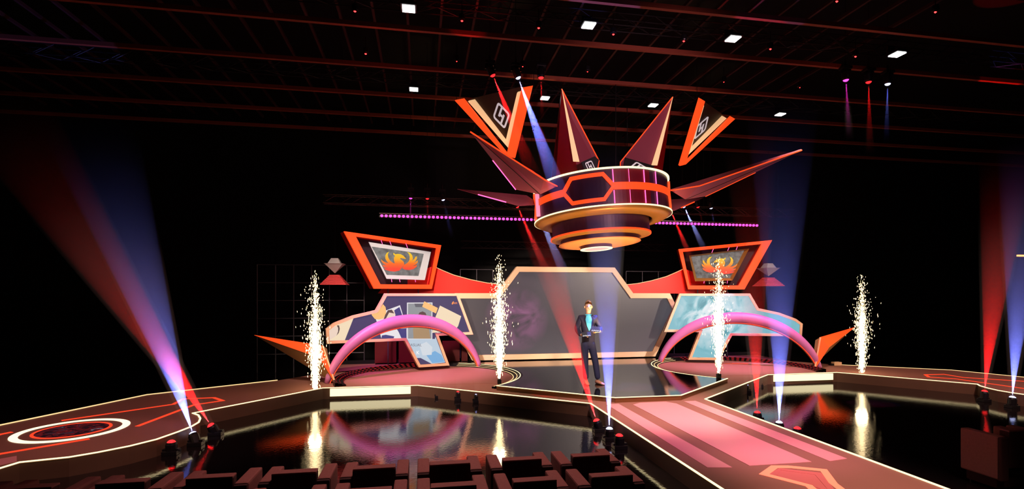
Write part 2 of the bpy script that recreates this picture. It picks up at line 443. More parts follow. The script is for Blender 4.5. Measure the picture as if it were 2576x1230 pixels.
# floor graphics
def strip_obj(pix, w, m, parent, name, closed=False, z=ZO+.002, mirr=False, h=0.004):
    pts = [onZ(x, y, z) for x, y in pix]
    mb = MB().ribbon(pts, w, h, closed)
    if mirr: mb.mirror()
    return mb.build(name, m, parent)
lc = onZ(183, 1082, ZO)
for side, nm in ((0, 'left'), (1, 'right')):
    mr = bool(side)
    t = thing('floor_disc', 'round glowing floor emblem on the %s stage wing, cream ring around an orange ring' % nm, 'floor light', (lc.x if not side else 2*XC-lc.x, lc.y, ZO+.012))
    def bd2(mb, n, m):
        if mr: mb.mirror()
        return mb.build(n, m, t)
    c = (lc.x, lc.y, ZO+.002)
    bd2(MB().lathe([(.60, 0), (.70, 0), (.70, .006), (.60, .006)], c, 96, closed_prof=True), 'outer_ring', 'strip' if 0 else emis('ring_cream', (255, 240, 200), 1.5))
    bd2(MB().lathe([(.435, 0), (.475, 0), (.475, .006), (.435, .006)], c, 96, closed_prof=True), 'inner_ring', 'orangef')
    bd2(MB().lathe([(0, .003), (.435, .003), (.435, 0), (0, 0)], c, 64), 'picture_disc',
        ramp_mat('disc_picture', [(0.0, (12, 4, 10)), (.44, (30, 8, 20)), (.52, (120, 20, 24)), (.56, (40, 14, 30)), (.66, (60, 50, 64)), (.70, (170, 160, 170)), (.73, (30, 14, 26))], 5.0, 3, 1.5, 0.8))
    t = thing('floor_line_light', 'orange angular light line inlaid in the %s stage wing around the round emblem' % nm, 'floor light', (lc.x if not side else 2*XC-lc.x, lc.y+.8, ZO), 'orange inlaid stage lines')
    strip_obj([(155, 1058), (436, 1017), (462, 1003.5), (538, 1000.5), (560, 1008), (488, 1018.5), (345, 1072.5)], 0.07, 'orangef', t, 'line', mirr=mr)
    strip_obj([(-60, 1111), (0, 1093), (30, 1087)], 0.075, 'orangef', t, 'line', mirr=mr)
    strip_obj([(-60, 1158), (0, 1142), (225, 1104)], 0.075, 'orangef', t, 'line', mirr=mr)
q = MB().prism([onZ(x, y, ZO+.001) for x, y in [(-30, 1160), (42, 1147), (42, 1161), (-20, 1175)]], (0, 0, .003))
tag(q.build('floor_inlay', 'pink'), 'small pink rectangle inlaid at the left stage wing edge', 'inlay')
for k, (poly, lb) in enumerate([
        ([(3.33, 5.55), (3.62, 5.5), (3.62, 9.06), (3.38, 9.06)], 'narrow pink floor panel along the left side of the runway'),
        ([(3.86, 5.52), (4.70, 5.52), (4.70, 8.9), (4.58, 9.08), (4.06, 9.08), (3.86, 8.95)], 'wide pink floor panel down the middle of the runway'),
        ([(4.94, 5.5), (5.23, 5.55), (5.18, 9.06), (4.94, 9.06)], 'narrow pink floor panel along the right side of the runway')]):
    q = MB().prism([Vector((x, y, ZO+.0005)) for x, y in poly], (0, 0, .004))
    tag(q.build('runway_panel', 'pink'), lb, 'floor panel', 'pink runway panels')
t = thing('floor_line_light', 'pale orange angular light line on the runway front', 'floor light', (XC, 4.9, ZO), 'orange inlaid stage lines')
strip_obj([(2130, 1242), (2096, 1216), (2072, 1183), (1985, 1174.5), (1948, 1174.5), (1922, 1193), (2035, 1222), (2060, 1245)], 0.085, 'orangep', t, 'line')
strip_obj([(1955, 1196), (1962, 1182), (2052, 1194), (2080, 1226), (2090, 1240), (2055, 1226)], 0.02, 'salmon', t, 'inner_panel')
q = MB().prism([onZ(x, y, ZO+.0008) for x, y in [(1933, 1193), (1960, 1178), (2065, 1189), (2092, 1222), (2110, 1245), (2070, 1245), (2045, 1220)]], (0, 0, .002))
q.build('inner_panel', 'salmon', t)

# ------------------------------------------------------------ main screen
YM = 14.85
half = [(1292.7, 670), (1240, 739), (1100, 739)]
pts = [onY(x, y, YM) for x, y in half]
a = pts[0]; a.z = 3.11
xa = [XC-1.53, XC-2.13, XC-3.35, XC-3.62, XC-2.86]
za = [3.12, 2.33, 2.33, 1.82, .36]
Lp = [Vector((x, YM, z)) for x, z in zip(xa, za)]
outer = Lp+[mir(p) for p in reversed(Lp)]
inner = inset(outer, 0.155)
if (inner[0]-Vector((XC, YM, 1.5))).length > (outer[0]-Vector((XC, YM, 1.5))).length: inner = inset(outer, -0.155)
t = thing('main_screen', 'large polygonal dark video screen in a cream frame behind the presenter', 'screen', (XC, YM, ZI))
MB().ring(outer, inner, (0, .22, 0)).build('frame', 'cream', t)
o = MB().prism(offset(inner, (0, .05, 0)), (0, .08, 0)).build('display', M['black'], t)
sm = bpy.data.materials.new('main_display'); sm.use_nodes = True
nt = sm.node_tree; b = nt.nodes['Principled BSDF']; b.inputs['Base Color'].default_value = (0.01, 0.01, 0.012, 1); b.inputs['Roughness'].default_value = 0.35
tc = nt.nodes.new('ShaderNodeTexCoord'); sp = nt.nodes.new('ShaderNodeSeparateXYZ'); nt.links.new(tc.outputs['Object'], sp.inputs[0])
cr = nt.nodes.new('ShaderNodeValToRGB'); el = cr.color_ramp.elements
mr_ = nt.nodes.new('ShaderNodeMapRange'); mr_.inputs['From Min'].default_value = 0.0; mr_.inputs['From Max'].default_value = 2.8
nt.links.new(sp.outputs[2], mr_.inputs['Value']); nt.links.new(mr_.outputs[0], cr.inputs[0])
el[0].color = lin((98, 88, 92)); el[1].color = lin((80, 72, 78)); e_ = el.new(.35); e_.color = lin((74, 66, 72))
nz = nt.nodes.new('ShaderNodeTexNoise'); nz.inputs['Scale'].default_value = 1.6; nz.inputs['Detail'].default_value = 5; nz.inputs['Distortion'].default_value = .6
nt.links.new(tc.outputs['Object'], nz.inputs['Vector'])
gr = nt.nodes.new('ShaderNodeVectorMath'); gr.operation = 'DISTANCE'
nt.links.new(tc.outputs['Object'], gr.inputs[0]); pc = onY(1300, 805, YM)-Vector((XC, YM, ZI)); gr.inputs[1].default_value = (pc.x, pc.y+.05, pc.z)
m1 = nt.nodes.new('ShaderNodeMapRange'); m1.inputs['From Min'].default_value = 0.25; m1.inputs['From Max'].default_value = 1.0; m1.inputs['To Min'].default_value = 1; m1.inputs['To Max'].default_value = 0
nt.links.new(gr.outputs['Value'], m1.inputs['Value'])
m2 = nt.nodes.new('ShaderNodeMapRange'); m2.inputs['From Min'].default_value = 0.36; m2.inputs['From Max'].default_value = 0.56
nt.links.new(nz.outputs['Fac'], m2.inputs['Value'])
mm = nt.nodes.new('ShaderNodeMath'); mm.operation = 'MULTIPLY'; nt.links.new(m1.outputs[0], mm.inputs[0]); nt.links.new(m2.outputs[0], mm.inputs[1])
mx = nt.nodes.new('ShaderNodeMixRGB'); nt.links.new(mm.outputs[0], mx.inputs[0]); nt.links.new(cr.outputs[0], mx.inputs[1]); mx.inputs[2].default_value = lin((156, 98, 136))
nt.links.new(mx.outputs[0], b.inputs['Emission Color']); b.inputs['Emission Strength'].default_value = 0.85
o.data.materials.clear(); o.data.materials.append(sm)

# ------------------------------------------------------------ wing screens
WA, WB = (1.40, 14.3), (-2.33, 13.15)
def wp(px, py): return onV(px, py, WA, WB)
wing = [(969.6, 737.8), (1153, 738), (1190.7, 841.4), (1103.7, 844.6), (1130.9, 919.4), (1054, 924.3), (1018, 857), (822.4, 865), (820, 828), (839.5, 813), (888, 794), (946, 780.4)]
wo = [wp(x, y) for x, y in wing]
wi = inset(wo, 0.07)
if abs(wi[0].z) > abs(wo[0].z): wi = inset(wo, -0.07)
wn = Vector((WB[0]-WA[0], WB[1]-WA[1], 0)).cross(Vector((0, 0, 1))).normalized()
if wn.y < 0: wn = -wn         # points away from the audience
def flat(parent, name, pix, m, dep, mirr=False, th=0.006, plane=None):
    f = plane or wp
    mb = MB().prism([f(x, y)-wn*dep for x, y in pix], wn*th)
    if mirr: mb.mirror()
    return mb.build(name, m, parent)
def clipc(x, y): return (820+x/6.15, 730+y/6.15)      # crop 820,730 enlargement
for side, nm, lb in ((0, 'left', 'angular wing screen showing photo cards on navy, left of the main screen'),
                     (1, 'right', 'angular wing screen showing white smoke on teal, right of the main screen')):
    base = Vector((-.3 if not side else 2*XC+.3, 13.8, ZO))
    t = thing('wing_screen', lb, 'screen', base)
    f = MB().ring(wo, wi, wn*.16)
    d = MB().prism([p+wn*.03 for p in wi], wn*.08)
    if side: f.mirror(); d.mirror()
    f.build('frame', 'cream', t)
    if side:
        mm_ = ramp_mat('teal_smoke', [(0.0, (96, 168, 184)), (.36, (60, 146, 160)), (.43, (120, 190, 200)), (.48, (200, 228, 234)), (.58, (246, 248, 250)), (.68, (190, 218, 226)), (1, (150, 205, 214))], 1.6, 6, 1.2, 0.95)
        nt = mm_.node_tree; cr = next(n for n in nt.nodes if n.type == 'VALTORGB'); b = nt.nodes['Principled BSDF']
        tcn = next(n for n in nt.nodes if n.type == 'TEX_COORD')
        dv = nt.nodes.new('ShaderNodeVectorMath'); dv.operation = 'DISTANCE'; nt.links.new(tcn.outputs['Object'], dv.inputs[0])
        cc = onV(1800, 790, (2*XC-WA[0], WA[1]), (2*XC-WB[0], WB[1]))-base; dv.inputs[1].default_value = tuple(cc)
        mq = nt.nodes.new('ShaderNodeMapRange'); mq.inputs['From Min'].default_value = .35; mq.inputs['From Max'].default_value = 1.25
        nt.links.new(dv.outputs['Value'], mq.inputs['Value'])
        mxx = nt.nodes.new('ShaderNodeMixRGB'); nt.links.new(mq.outputs[0], mxx.inputs[0]); nt.links.new(cr.outputs[0], mxx.inputs[1]); mxx.inputs[2].default_value = lin((118, 186, 200))
        nt.links.new(mxx.outputs[0], b.inputs['Emission Color'])
        d.build('display', mm_, t)
    else:
        d.build('display', emis('navy_display', (66, 62, 104), 0.9), t)
        D = -0.028
        def card(nm_, pts_, m, dep, par=t): return flat(par, nm_, [clipc(x, y) for x, y in pts_], m, D+dep)
        sand = emis('card_sand', (246, 224, 190), .95); wh = emis('card_white', (235, 232, 235), .95); org = emis('card_orange', (255, 196, 124), .95)
        blu = emis('card_blue', (62, 66, 130), .9); tn = emis('card_tan', (176, 146, 110), .9); gry = emis('card_grey', (150, 156, 160), .9); hair = emis('card_hair', (96, 74, 72), .8)
        skin_ = emis('card_skin', (240, 214, 196), .95); sky = emis('card_sky', (190, 208, 224), .95); skyb = emis('card_skyblue', (120, 176, 222), .95)
        card('photo_card', [(50, 600), (120, 560), (250, 490), (428, 437), (295, 775), (50, 782)], sand, .000)
        card('portrait', [(55, 640), (80, 590), (150, 560), (200, 580), (205, 630), (170, 700), (110, 740), (60, 770)], skin_, .003)
        card('portrait_hair', [(170, 545), (205, 545), (216, 600), (200, 660), (165, 705), (190, 640), (190, 585)], hair, .006)
        card('orange_badge', [(800, 300), (850, 270), (886, 215), (925, 260), (935, 320), (930, 380), (890, 440), (820, 455), (760, 445), (715, 390), (705, 360), (780, 320)], org, .003)
        card('photo_card', [(775, 450), (940, 310), (1150, 232), (1200, 400), (1255, 600), (1255, 745), (860, 745), (800, 520)], wh, .000)
        card('portrait', [(890, 440), (950, 330), (1050, 300), (1080, 380), (1000, 470), (900, 500)], skin_, .006)
        card('portrait_hair', [(888, 470), (920, 380), (960, 310), (1020, 300), (1060, 360), (980, 345), (940, 420), (910, 480)], hair, .009)
        card('jacket_print', [(1060, 310), (1140, 260), (1185, 390), (1080, 405)], blu, .004)
        card('jacket_print', [(870, 700), (930, 690), (1060, 715), (1050, 745), (860, 745)], blu, .004)
        card('jacket_print', [(1100, 600), (1248, 590), (1250, 740), (1170, 740), (1130, 650)], blu, .005)
        card('photo_card', [(1258, 192), (1652, 190), (1650, 760), (1258, 760)], wh, .001)
        card('photo_print', [(1272, 206), (1638, 204), (1636, 750), (1272, 750)], gry, .004)
        card('window_print', [(1370, 206), (1530, 206), (1510, 262), (1390, 262)], emis('card_dgrey', (104, 108, 118), .8), .007)
        card('portrait_hair', [(1430, 385), (1450, 345), (1500, 328), (1545, 350), (1562, 400)], hair, .007)
        card('coat_print', [(1350, 590), (1400, 560), (1590, 560), (1612, 700), (1620, 750), (1360, 750)], tn, .007)
        card('tape_strip', [(1525, 172), (1735, 275), (1706, 360), (1492, 255)], org, .010)
        card('photo_card', [(1770, 238), (2098, 402), (2050, 556), (1990, 640), (1650, 660), (1690, 440)], sand, .002)
        card('portrait', [(1720, 610), (1800, 590), (1870, 640), (1720, 662)], skin_, .006)
        card('poster', [(1262, 760), (1690, 755), (1700, 720), (1850, 1120), (1640, 1140), (1470, 1050), (1410, 1050)], sky, .001)
        card('poster_print', [(1560, 1010), (1690, 940), (1790, 1000), (1840, 1110), (1650, 1130)], skyb, .004)
        card('poster_print', [(1450, 850), (1560, 800), (1650, 880), (1640, 1000), (1500, 1010)], emis('card_pale', (214, 222, 230), .95), .005)
        ax = (Vector((WA[0], WA[1], 0))-Vector((WB[0], WB[1], 0))).normalized()
        px_, py_ = clipc(2010, 196); text('lettering', 'en', 0.10, wp(px_, py_)-wn*(D+.012), ax, (0, 0, 1), emis('txt_orange', (255, 150, 80), 1.0), t)
        card('leaf_mark', [(1948, 215), (1958, 185), (1982, 170), (1980, 205), (1962, 222)], emis('txt_orange', (255, 150, 80), 1.0), .012)
        px_, py_ = clipc(1375, 850); text('lettering', 'CASUAL', 0.105, wp(px_, py_)-wn*(D+.012), ax-Vector((0, 0, .05)), (0, 0, 1), emis('txt_grey', (120, 124, 136), .9), t)
        px_, py_ = clipc(1425, 970); text('lettering', 'K', 0.14, wp(px_, py_)-wn*(D+.012), ax, (0, 0, 1), emis('txt_white', (250, 250, 250), 1.0), t)

# ------------------------------------------------------------ emblem boxes
BA, BB = (-2.05, 14.06), (.535, 15.04)
def bp_(px, py): return onV(px, py, BA, BB)
bn = Vector((BB[0]-BA[0], BB[1]-BA[1], 0)).cross(Vector((0, 0, 1))).normalized()
if bn.y < 0: bn = -bn
bo = [Vector((-2.05, 14.06, 3.97)), Vector((.535, 15.04, 3.735)), Vector((.26, 14.936, 2.455)), Vector((-1.30, 14.344, 2.45))]
bi = [bp_(895, 594), bp_(1100, 623.5), bp_(1083, 716), bp_(957, 715)]
bird_body = [(1010, 835), (1080, 740), (1085, 690), (1060, 640), (1010, 600), (970, 575), (985, 545), (1130, 575), (1120, 545), (1060, 480), (985, 440), (900, 430), (830, 440), (795, 400), (780, 420), (790, 455), (830, 485), (800, 540), (800, 600), (820, 680), (815, 705), (740, 665), (680, 610), (640, 540), (622, 460), (640, 400), (665, 370), (600, 400), (560, 470), (560, 560), (600, 640), (660, 690), (560, 670), (480, 630), (440, 580), (450, 640), (500, 700), (600, 760), (480, 740), (490, 775), (540, 810), (640, 840), (510, 830), (560, 880), (680, 915), (820, 930), (950, 900)]
bird_wing = [(1035, 835), (1085, 735), (1150, 705), (1210, 650), (1240, 590), (1245, 500), (1220, 430), (1170, 380), (1250, 400), (1310, 470), (1330, 560), (1305, 625), (1370, 580), (1410, 510), (1440, 500), (1440, 570), (1400, 640), (1340, 690), (1420, 650), (1470, 610), (1460, 680), (1400, 740), (1310, 775), (1400, 760), (1450, 735), (1430, 800), (1340, 860), (1230, 885), (1110, 875)]
def c11(x, y): return (920+x/11.183, 600+y/11.183)
gradb = None
for side, nm in ((0, 'left'), (1, 'right')):
    lb = ('orange-framed trapezoid box above the left wing screen, pale board with a fiery bird emblem' if not side else
          'orange-framed trapezoid box above the right wing screen, recessed grey board with a fiery bird emblem')
    org_ = Vector((-.6, 14.6, 2.45)); org_ = mir(org_) if side else org_
    t = thing('emblem_box', lb, 'sign', org_)
    def bx(mb, n, m, **k):
        if side: mb.mirror()
        return mb.build(n, m, t, **k)
    bx(MB().ring(bo, bi, bn*.10), 'outer_frame', 'orange')
    bx(MB().ring(offset(bo, bn*.10), offset(bi, bn*.10), bn*.40), 'box_shell', 'red')
    bx(MB().prism(offset(bi, bn*.42), bn*.05), 'back_panel', 'dark')
    bw = [bp_(*c11(100, 95)), bp_(*c11(1845, 375)), bp_(*c11(1675, 1165)), bp_(*c11(605, 1130))]
    if side == 0:
        bx(MB().prism(offset(bw, bn*.03), bn*.05), 'pale_board', emis('board_pale', (200, 198, 200), .62, base=(190, 190, 190)))
        gb = [bp_(*c11(175, 225)), bp_(*c11(1640, 430)), bp_(*c11(1490, 1050)), bp_(*c11(600, 1020))]
        bx(MB().prism(offset(gb, bn*.022), bn*.02), 'concrete_print', ramp_mat('concrete_p', [(.3, (120, 116, 114)), (.5, (150, 147, 145)), (.7, (178, 176, 174))], 7, 6, 0, .55))
        dd = .005
    else:
        bx(MB().ring(bw, inset(bw, .0001), bn*.02), 'board_rim', 'tan')
        b1 = [bp_(*c11(215, 150)), bp_(*c11(1760, 400)), bp_(*c11(1610, 1060)), bp_(*c11(640, 1050))]
        bx(MB().ring(bw, [p+bn*.16 for p in b1], bn*.01), 'bevel_frame', 'gold')
        bx(MB().prism(offset(b1, bn*.16), bn*.02), 'concrete_print', ramp_mat('concrete_q', [(.3, (96, 92, 92)), (.5, (140, 136, 134)), (.7, (172, 170, 168))], 9, 8, 0, .5))
        dd = .10
    fire = ramp_mat('fire_%s' % nm, [(0.0, (255, 70, 50)), (.3, (255, 110, 36)), (.55, (255, 170, 36)), (1, (246, 216, 50))], grad=(2, .56, 1.05), strength=.95)
    for pl in (bird_body, bird_wing):
        P_ = [bp_(*c11(x, y))+bn*dd for x, y in pl]
        if side:
            cx_ = sum((p.x for p in P_))/len(P_)
        bx(MB().prism(P_, bn*.025), 'bird_emblem', fire)
    for x0, y0, x1, y1 in [(445, 40, 485, 150), (690, 70, 735, 185), (1145, 135, 1195, 265), (740, 1140, 752, 1225), (965, 1145, 985, 1225), (1410, 1160, 1420, 1225)]:
        p0, p1 = bp_(*c11(x0, y0)), bp_(*c11(x1, y1))
        bx(MB().tube([p0+bn*.05, p1+bn*.05], .008, 5), 'neon_line', 'neon')
    # post down to the stage
    pp = bp_(983, 730)+bn*.25
    bx(MB().tube([(pp.x, pp.y, 2.45), (pp.x, pp.y, ZO)], .018, 8), 'support_post', 'pipe')
    pp = bp_(1060, 730)+bn*.25
    bx(MB().tube([(pp.x, pp.y, 2.45), (pp.x, pp.y, ZO)], .018, 8), 'support_post', 'pipe')

# red sweeps joining the boxes to the main frame
for side, nm in ((0, 'left'), (1, 'right')):
    top = [(1090, 670), (1112, 680), (1141, 692), (1185, 704), (1225, 712), (1262, 716)]
    P_ = [onY(x, y, 15.12) for x, y in top]+[onY(1262, 738, 15.12), onY(950, 738, 15.12), onY(985, 700, 15.12)]
    if side:
        pass
    mb = MB().prism(P_, (0, .14, 0)); rim = MB().tube([p+Vector((0, -.004, .006)) for p in P_[:6]], .008, 5)
    if side: mb.mirror(); rim.mirror()
    ct = Vector((XC-3.2, 15.2, 2.3)); ct = mir(ct) if side else ct
    t = thing('red_sweep_panel', 'curved red panel sweeping from the %s emblem box down to the main screen frame' % nm, 'panel', ct)
    mb.build('panel', 'sweep', t); rim.build('rim', 'creamled', t)

# ------------------------------------------------------------ arches
AO, AI = Vector((-2.18, 12.3, ZO)), Vector((1.57, 14.25, ZO))
for side, nm in ((0, 'left'), (1, 'right')):
    A_, B_ = (mir(AO), mir(AI)) if side else (AO, AI)
    base = (A_+B_)/2
    t = thing('arch', 'pink and purple arch with orange underside strip, before the %s wing screen' % nm, 'arch', base)
    n = 44; path = []; rad = []; under = []; und2 = []
    for i in range(n+1):
        s = i/n; a = math.pi*s
        x = (1-math.cos(a))/2
        x = .55*x+.45*s
        z = ZO+1.50*(math.sin(a)**.86 if 0 < i < n else 0)
        # crown reaches higher toward the middle
        p = A_.lerp(B_, x); p.z = z-.12*math.sin(a)
        th_ = .055+.088*math.sin(a)**.8 if 0 < i < n else .055
        path.append(p); rad.append(th_)
    nrm = (B_-A_).cross(Vector((0, 0, 1))).normalized()
    if nrm.y > 0: nrm = -nrm
    MB().tube(path, rad, 16, ell=(1.15, 1.0), up=tuple(nrm)).build('arch_body', 'purple', t, smooth=True)
    for i, p in enumerate(path):
        a_ = path[max(0, i-1)]; b_ = path[min(n, i+1)]; tg = (b_-a_).normalized()
        dn = tg.cross(nrm).normalized()
        if dn.z > 0: dn = -dn
        if abs(dn.z) < .05 and i > n//2: dn = -(B_-A_).normalized()
        inward = (base+Vector((0, 0, .3))-p); inward.normalize()
        if dn.dot(inward) < 0: dn = -dn
        under.append(p+dn*(rad[i]*1.0)+nrm*rad[i]*.42)
        und2.append(p+dn*(rad[i]*1.02)-nrm*rad[i]*.2)
    MB().tube(under, .016, 6).build('edge_light', 'orangef', t)['label'] = 'thin glowing orange strip'
    MB().tube(und2, .035, 6).build('underside', 'goldd', t)

# ------------------------------------------------------------ spike wings on the stage
tip = Vector((-3.955, 12.99, 1.325)); knee = Vector((-2.29, 12.42, 1.10)); foot = Vector((-1.99, 12.27, ZO))
rk = Vector((-2.31, 12.12, .86)); rear = Vector((-2.62, 12.75, .70)); foot2 = Vector((-2.10, 12.5, ZO)); ribk = Vector((-2.21, 12.5, 1.02))
for side, nm in ((0, 'left'), (1, 'right')):
    g = mir if side else (lambda p: Vector(p))
    t = thing('spike_wing', 'pointed orange and tan wing standing at the outer foot of the %s arch' % nm, 'stage sculpture', g(foot))
    P_ = [g(x) for x in (tip, knee, foot, rk, rear, foot2, ribk)]
    MB().prism([P_[0], P_[1], P_[2], P_[3]], (0, .03, 0)).build('orange_face', 'orange', t)
    MB().prism([P_[0], P_[3], P_[2], P_[5], P_[4]], (0, .03, 0)).build('tan_face', 'tan', t)
    mb = MB(); mb.add([P_[1], P_[2], P_[5], P_[6]], [(0, 1, 2, 3)]); mb.add([P_[0], P_[1], P_[6], P_[4]], [(0, 1, 2), (0, 2, 3)]); mb.add([P_[4], P_[5], P_[6]], [(0, 1, 2)])
    mb.build('back_face', 'tan', t)
    MB().tube([P_[1]+Vector((0, -.01, 0)), P_[2]], .022, 6).build('edge_trim', 'cream', t)

# ------------------------------------------------------------ floating gem ornaments
for side, nm in ((0, 'left'), (1, 'right')):
    c = Vector((-2.39, 14.7, 0)); c = mir(c) if side else c
    t = thing('gem_ornament', 'grey faceted gem hanging above a red striped pyramid, outside the %s emblem box' % nm, 'ornament', (c.x, c.y, 2.56))
    def sq(z, r, r2=None): r2 = r if r2 is None else r2; return [c+Vector((x*r, y*r2, z)) for x, y in ((-1, -1), (1, -1), (1, 1), (-1, 1))]
    def frus(z0, r0, z1, r1):
        mb = MB(); a_, b_ = sq(z0, r0), sq(z1, r1)
        mb.add(a_+b_, [(0, 1, 2, 3), (4, 5, 6, 7)]+[(i, (i+1) % 4, (i+1) % 4+4, i+4) for i in range(4)]); return mb
    frus(3.14, .17, 3.29, .09).build('upper_gem', 'ornament', t)
    mb = frus(3.135, .25, 3.14, .255); mb.build('gem_rim', 'ornament', t)
    frus(2.88, .005, 3.135, .24).build('lower_gem', 'ornament', t)
    for i in range(7):
        z = 2.56+i*.04; r0 = .34-.032*i
        frus(z, r0, z+.030, r0-.022).build('pyramid_slat', 'ornred', t)
    MB().tube([c+Vector((0, .0, 2.55)), c+Vector((0, 0, 7.0))], .004, 4).build('hanging_wire', 'black', t)

# ------------------------------------------------------------ back of stage: red panels, scaffold, rails
for k, (x0, x1) in enumerate([(943, 997), (1003, 1047), (1113, 1156), (1161, 1176)]):
    a_, b_ = onY(x0, 874, 15.4), onY(x1, 912, 15.4)
    mb = MB().box(((a_.x+b_.x)/2, 15.4, (.35+.93)/2-.05), (b_.x-a_.x, .06, .62))
    tag(mb.build('low_red_panel', 'redpanel'), 'dark red board low behind the left wing screen, %s from the left' % ords[k], 'panel', 'low red boards behind the left wing')
struct(MB().box((XC, 15.6, .17), (14, .1, .34)), 'trim_9', 'hall')
def scaffold(x0, x1, n, z0, z1, mz, Y, label, r=.014, mat_='pipe'):
    t = thing('scaffold', label, 'scaffold', ((x0+x1)/2, Y, 0))
    for i in range(n):
        x = x0+(x1-x0)*i/(n-1)
        MB().tube([(x, Y, z0), (x, Y, z1)], r, 6).build('upright', mat_, t)
    for j in range(mz):
        z = z1-(z1-z0)*j/mz
        MB().tube([(x0, Y, z), (x1, Y, z)], r*.9, 6).build('ledger', mat_, t)
sx0, sx1 = onY(647, 700, 16).x, onY(916, 700, 16).x
scaffold(sx0, sx1, 7, 0, 3.17, 6, 16.0, 'dim grid of scaffold pipes behind the left spark fountain')
scaffold(onY(1158, 700, 16).x, onY(1240, 700, 16).x, 3, 0, 3.08, 3, 16.0, 'thin scaffold rails above the left red sweep', .011)
scaffold(onY(1575, 700, 16).x, onY(1696, 700, 16).x, 4, 0, 3.06, 3, 16.0, 'thin scaffold rails above the right red sweep', .011)
p = onZ(2104, 919, ZO)
t = thing('stage_monitor', 'small pinkish box on the stage beside the right spike wing', 'monitor', (p.x, p.y, ZO))
MB().box((p.x, p.y, ZO+.05), (.24, .14, .10)).build('cabinet', 'cream', t, bevel=.01)
MB().box((p.x-.16, p.y, ZO+.03), (.12, .10, .05)).build('base', 'black', t)
p = onY(2566, 643, 13.0)
t = thing('wall_light', 'short bright orange light bar at the right edge of the view', 'light', (p.x, 13.0, p.z))
MB().box((p.x+.25, 13.0, p.z), (.7, .05, .05)).build('tube', emis('bar_orange', (255, 150, 80), 3.0), t)
MB().box((p.x+.25, 13.05, p.z), (.72, .05, .08)).build('housing', 'case', t)
MB().tube([(p.x+.4, 13.07, p.z), (p.x+.4, 13.07, 9.0)], .01, 5).build('hanger', 'black', t)

# magenta bulb bar
t = thing('bulb_bar', 'long bar of round magenta bulbs behind the crown', 'light bar', (XC, 13.35, 4.30))
zb = 4.30
MB().box((XC, 13.42, zb), (10.75, .05, .05)).build('rail', 'case', t)
MB().box((XC, 13.42, zb+.07), (10.75, .03, .02)).build('rail', 'steel', t)
sb = MB(); sb.lathe([(0, -.034), (.02, -.03), (.034, -.012), (.036, 0.01), (.03, .03), (0, .036)], (0, 0, 0), 10)
bulb0 = None
for i in range(99):
    x = XC-5.31+i*10.62/98
    if bulb0 is None:
        q = sb.copy().xf(Matrix.Translation((x, 13.37, zb))); bulb0 = q.build('bulb', 'magenta', t)
    else:
        c_ = bulb0.copy(); col.objects.link(c_); c_.location.x = bulb0.location.x+(i*10.62/98)

# ------------------------------------------------------------ crown chandelier
CZ = 4.09; CC = Vector((XC, 11.78, CZ))
crown = thing('crown_chandelier', 'huge hanging crown: dark drum with orange band, glowing rims and pointed blades', 'chandelier', CC)
fw = Vector((SN, CS, 0)); rt = Vector((CS, -SN, 0))
TILT = Matrix.Translation(CC) @ Matrix.Rotation(R(-3.3), 4, fw) @ Matrix.Rotation(R(-3.0), 4, rt) @ Matrix.Translation(-CC)
def cz(mb, n, m, **k): return mb.xf(TILT).build(n, m, crown, **k)
def ln(prof, dx=0.0, k=96, **kw): return MB().lathe(prof, CC+rt*dx, k, **kw)
cz(ln([(1.58, 0.02), (1.58, .80), (1.50, .80), (1.50, .02)], closed_prof=True), 'drum', 'drum', smooth=False)
cz(ln([(1.50, .70), (0, .70), (0, .74), (1.50, .74)]), 'top_deck', 'black')
cz(ln([(1.58, 0.0), (1.64, 0), (1.64, .03), (1.58, .03)], closed_prof=True), 'lower_rim_light', 'strip', )
cz(ln([(1.575, .80), (1.625, .80), (1.625, .83), (1.575, .83)], closed_prof=True), 'upper_rim_light', 'strip')
cz(ln([(1.63, 0.0), (1.50, -.07), (1.17, -.09), (1.17, 0), (1.5, .0)], closed_prof=True), 'underside', 'gold', smooth=True)
cz(ln([(1.16, -.02), (1.16, -.40), (0, -.40)], -.06), 'lower_drum', 'drum', smooth=False)
cz(ln([(1.16, -.38), (1.20, -.39), (1.20, -.425), (1.15, -.43)], -.07, closed_prof=True), 'orange_lip', 'orange')
cz(ln([(1.18, -.43), (.97, -.46), (0, -.46), (0, -.43)], -.07, closed_prof=True), 'second_underside', 'gold')
cz(ln([(.94, -.44), (.94, -.55), (0, -.55)], -.09), 'third_drum', 'drum')
cz(ln([(.97, -.55), (.98, -.57), (.80, -.60), (0, -.61), (0, -.55)], -.10, closed_prof=True), 'bottom_disc', mat('peach_disc', (250, 160, 96), .5), smooth=True)
cz(ln([(.38, -.60), (.38, -.68), (0, -.68)], -.18), 'lamp_collar', 'drum')
cz(ln([(.30, -.682), (.385, -.682), (.385, -.70), (.30, -.70)], -.18, closed_prof=True), 'lamp_ring', 'panel')
cz(ln([(0, -.685), (.30, -.685), (.30, -.69), (0, -.69)], -.18, closed_prof=True), 'lamp_lens', emis('lens_pink', (255, 190, 170), 1.1))
